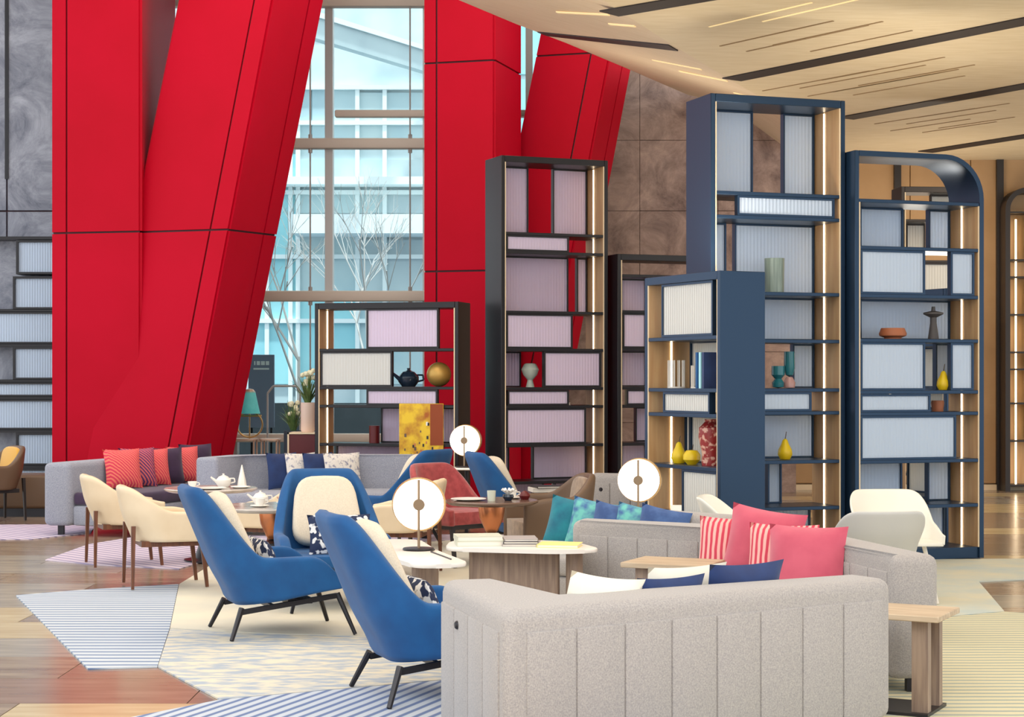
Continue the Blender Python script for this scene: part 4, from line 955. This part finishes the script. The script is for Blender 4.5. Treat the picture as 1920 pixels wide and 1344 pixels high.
def lattice_vase(label, loc_, k=1):
    t = thing('lattice_vase', label, 'vase', loc_); bm = bmesh.new()
    for i in range(10):
        a = 2*math.pi*i/10; bar(bm, (.07*math.cos(a), .07*math.sin(a), .01), (.07*math.cos(a), .07*math.sin(a), .24*k), .006, .006, 6)
    obj('rods', bm, 'lattice', t); obj('dish', lathe([(0, 0), (.078, 0), (.078, .012), (0, .012)], 20), 'lattice', t); return t
lattice_vase('white rod vase on the left of the low navy bookcase', Ec.spot(1268, 1, .18)); lattice_vase('white rod vase beside the blue books', Ec.spot(1312, 1, .18), .8)
ornament('speckled_vase', 'large red speckled vase in the low navy bookcase', 'vase', [(0, 0), (.075, 0), (.08, .03), (.075, .1), (.105, .24), (.1, .32), (.05, .37), (.055, .39), (0, .39)], 'redvase', Ec.spot(1333, 3, .2))
ornament('rod_vase', 'white rod vase on the shelf of the grey stone wall', 'vase', [(0, 0), (.07, 0), (.07, .28), (.06, .28), (.05, .01), (0, .01)], 'glasswhite', ((67-960)*23.6/F, 23.64, lz(808)+.02)).location.y = 23.82

# ------------------------------------------------------------------ plants, console and lamp by the window
def console():
    t = thing('brass_console', 'rose brass wire console table by the window', 'table', (PY(480, 0, 23.3).x, 23.3, 0))
    z = .86
    for x0, x1 in ((-.42, .02), (.06, .32)):
        obj('top', prism(rrect(x1-x0, .36, .05, cx=(x0+x1)/2), z-.02, z), 'rosebrass', t)
        for x in (x0+.03, x1-.03):
            for y in (-.14, .14): obj('leg', bar(bmesh.new(), (x, y, 0), (x, y, z-.02), .012), 'rosebrass', t)
    return t
console()
tlp = thing('table_lamp', 'brass lamp with a teal pleated shade on the wire console', 'lamp', (PY(468, 0, 23.3).x, 23.3, .86))
obj('shade', lathe([(.075, .62), (.14, .33), (.13, .33), (.07, .61)], 24), 'shade', tlp); obj('stem', bar(bmesh.new(), (0, 0, 0), (0, 0, .36), .01), 'brass', tlp)
bm = bmesh.new(); tube(bm, [(.17*math.cos(a*.3), 0, .185+.17*math.sin(a*.3)) for a in range(22)], .012); obj('hoop', bm, 'brass', tlp)
bm = bmesh.new(); tube(bm, [(-.16, 0, .3), (.16, 0, .3)], .012); obj('cross_bar', bm, 'brass', tlp); obj('cap', lathe([(0, .66), (.05, .65), (.08, .61), (0, .61)], 20), 'rosebrass', tlp)
pl = thing('planter_box', 'burgundy planter cabinet left of the low black bookcase', 'cabinet', (PY(570, 0, 21.3).x, 21.3, 0))
box('body', -.18, .16, 0, .4, 0, .98, 'burg', pl, .005, 1); bm = bmesh.new(); bx(bm, -.2, -.18, -.01, .41, 0, 1.0); bx(bm, -.2, .16, -.01, .41, .98, 1.0); obj('edge', bm, 'lining_pale', pl, smooth=False)
def plant(label, x, y, z, potm, ph, pr, L, n, seed, bloom=None):
    random.seed(seed); t = thing('potted_grass', label, 'plant', (x, y, z))
    obj('pot', lathe([(0, 0), (pr*.85, 0), (pr, .02), (pr, ph), (pr*.88, ph), (pr*.86, ph-.03), (0, ph-.03)], 24), potm, t); bm = bmesh.new()
    for i in range(n):
        a = random.uniform(0, 2*math.pi); sp = random.uniform(.15, 1); l = L*random.uniform(.7, 1.1); prev = None; dx, dy = math.cos(a), math.sin(a)
        for k in range(6):
            q = k/5; r_ = sp*l*.7*q**1.3; zz = ph-.03+l*(q-.45*sp*q*q); wd = .016*(1-q)+.002; c = Vector((dx*(r_+.02), dy*(r_+.02), zz)); s_ = Vector((-dy, dx, 0))*wd
            cur = (bm.verts.new(c-s_), bm.verts.new(c+s_))
            if prev: bm.faces.new((prev[0], prev[1], cur[1], cur[0]))
            prev = cur
    lv = obj('leaves', bm, 'leaf', t)
    if bloom:
        bm = bmesh.new()
        for i in range(bloom):
            p = Vector((random.gauss(.02, .05), random.gauss(0, .05), ph+L*random.uniform(.45, .85))); bmesh.ops.create_icosphere(bm, subdivisions=1, radius=.035, matrix=Matrix.Translation(p))
        obj('blooms', bm, 'leafpale', t)
    return t
plant('leafy grass plant in a tall blush pot on the burgundy cabinet', PY(577, 0, 21.5).x, 21.5, 1.0, 'pot', .36, .085, .46, 46, 5, 14)
plant('leafy grass plant in a low pot beside the burgundy cabinet', PY(548, 0, 22.0).x, 22.1, .0, 'hedge', 1.0, .12, .42, 44, 6, 10)
wc = thing('wire_chair', 'white wire frame chair in front of the window by the plants', 'chair', (PY(525, 0, 24.0).x, 24.0, 0))
obj('back_frame', tube(bmesh.new(), [(-.2, .2, .45), (-.2, .22, 1.45), (-.12, .22, 1.55), (.2, .22, 1.55), (.25, .22, 1.45), (.25, .2, .45)], .014), 'mullion', wc)
obj('seat', prism(rrect(.46, .44, .06), .43, .46), 'mullion', wc)
for sx in (-.2, .2):
    for sy in (-.18, .18): obj('leg', bar(bmesh.new(), (sx, sy, .43), (sx, sy, 0), .012), 'mullion', wc)
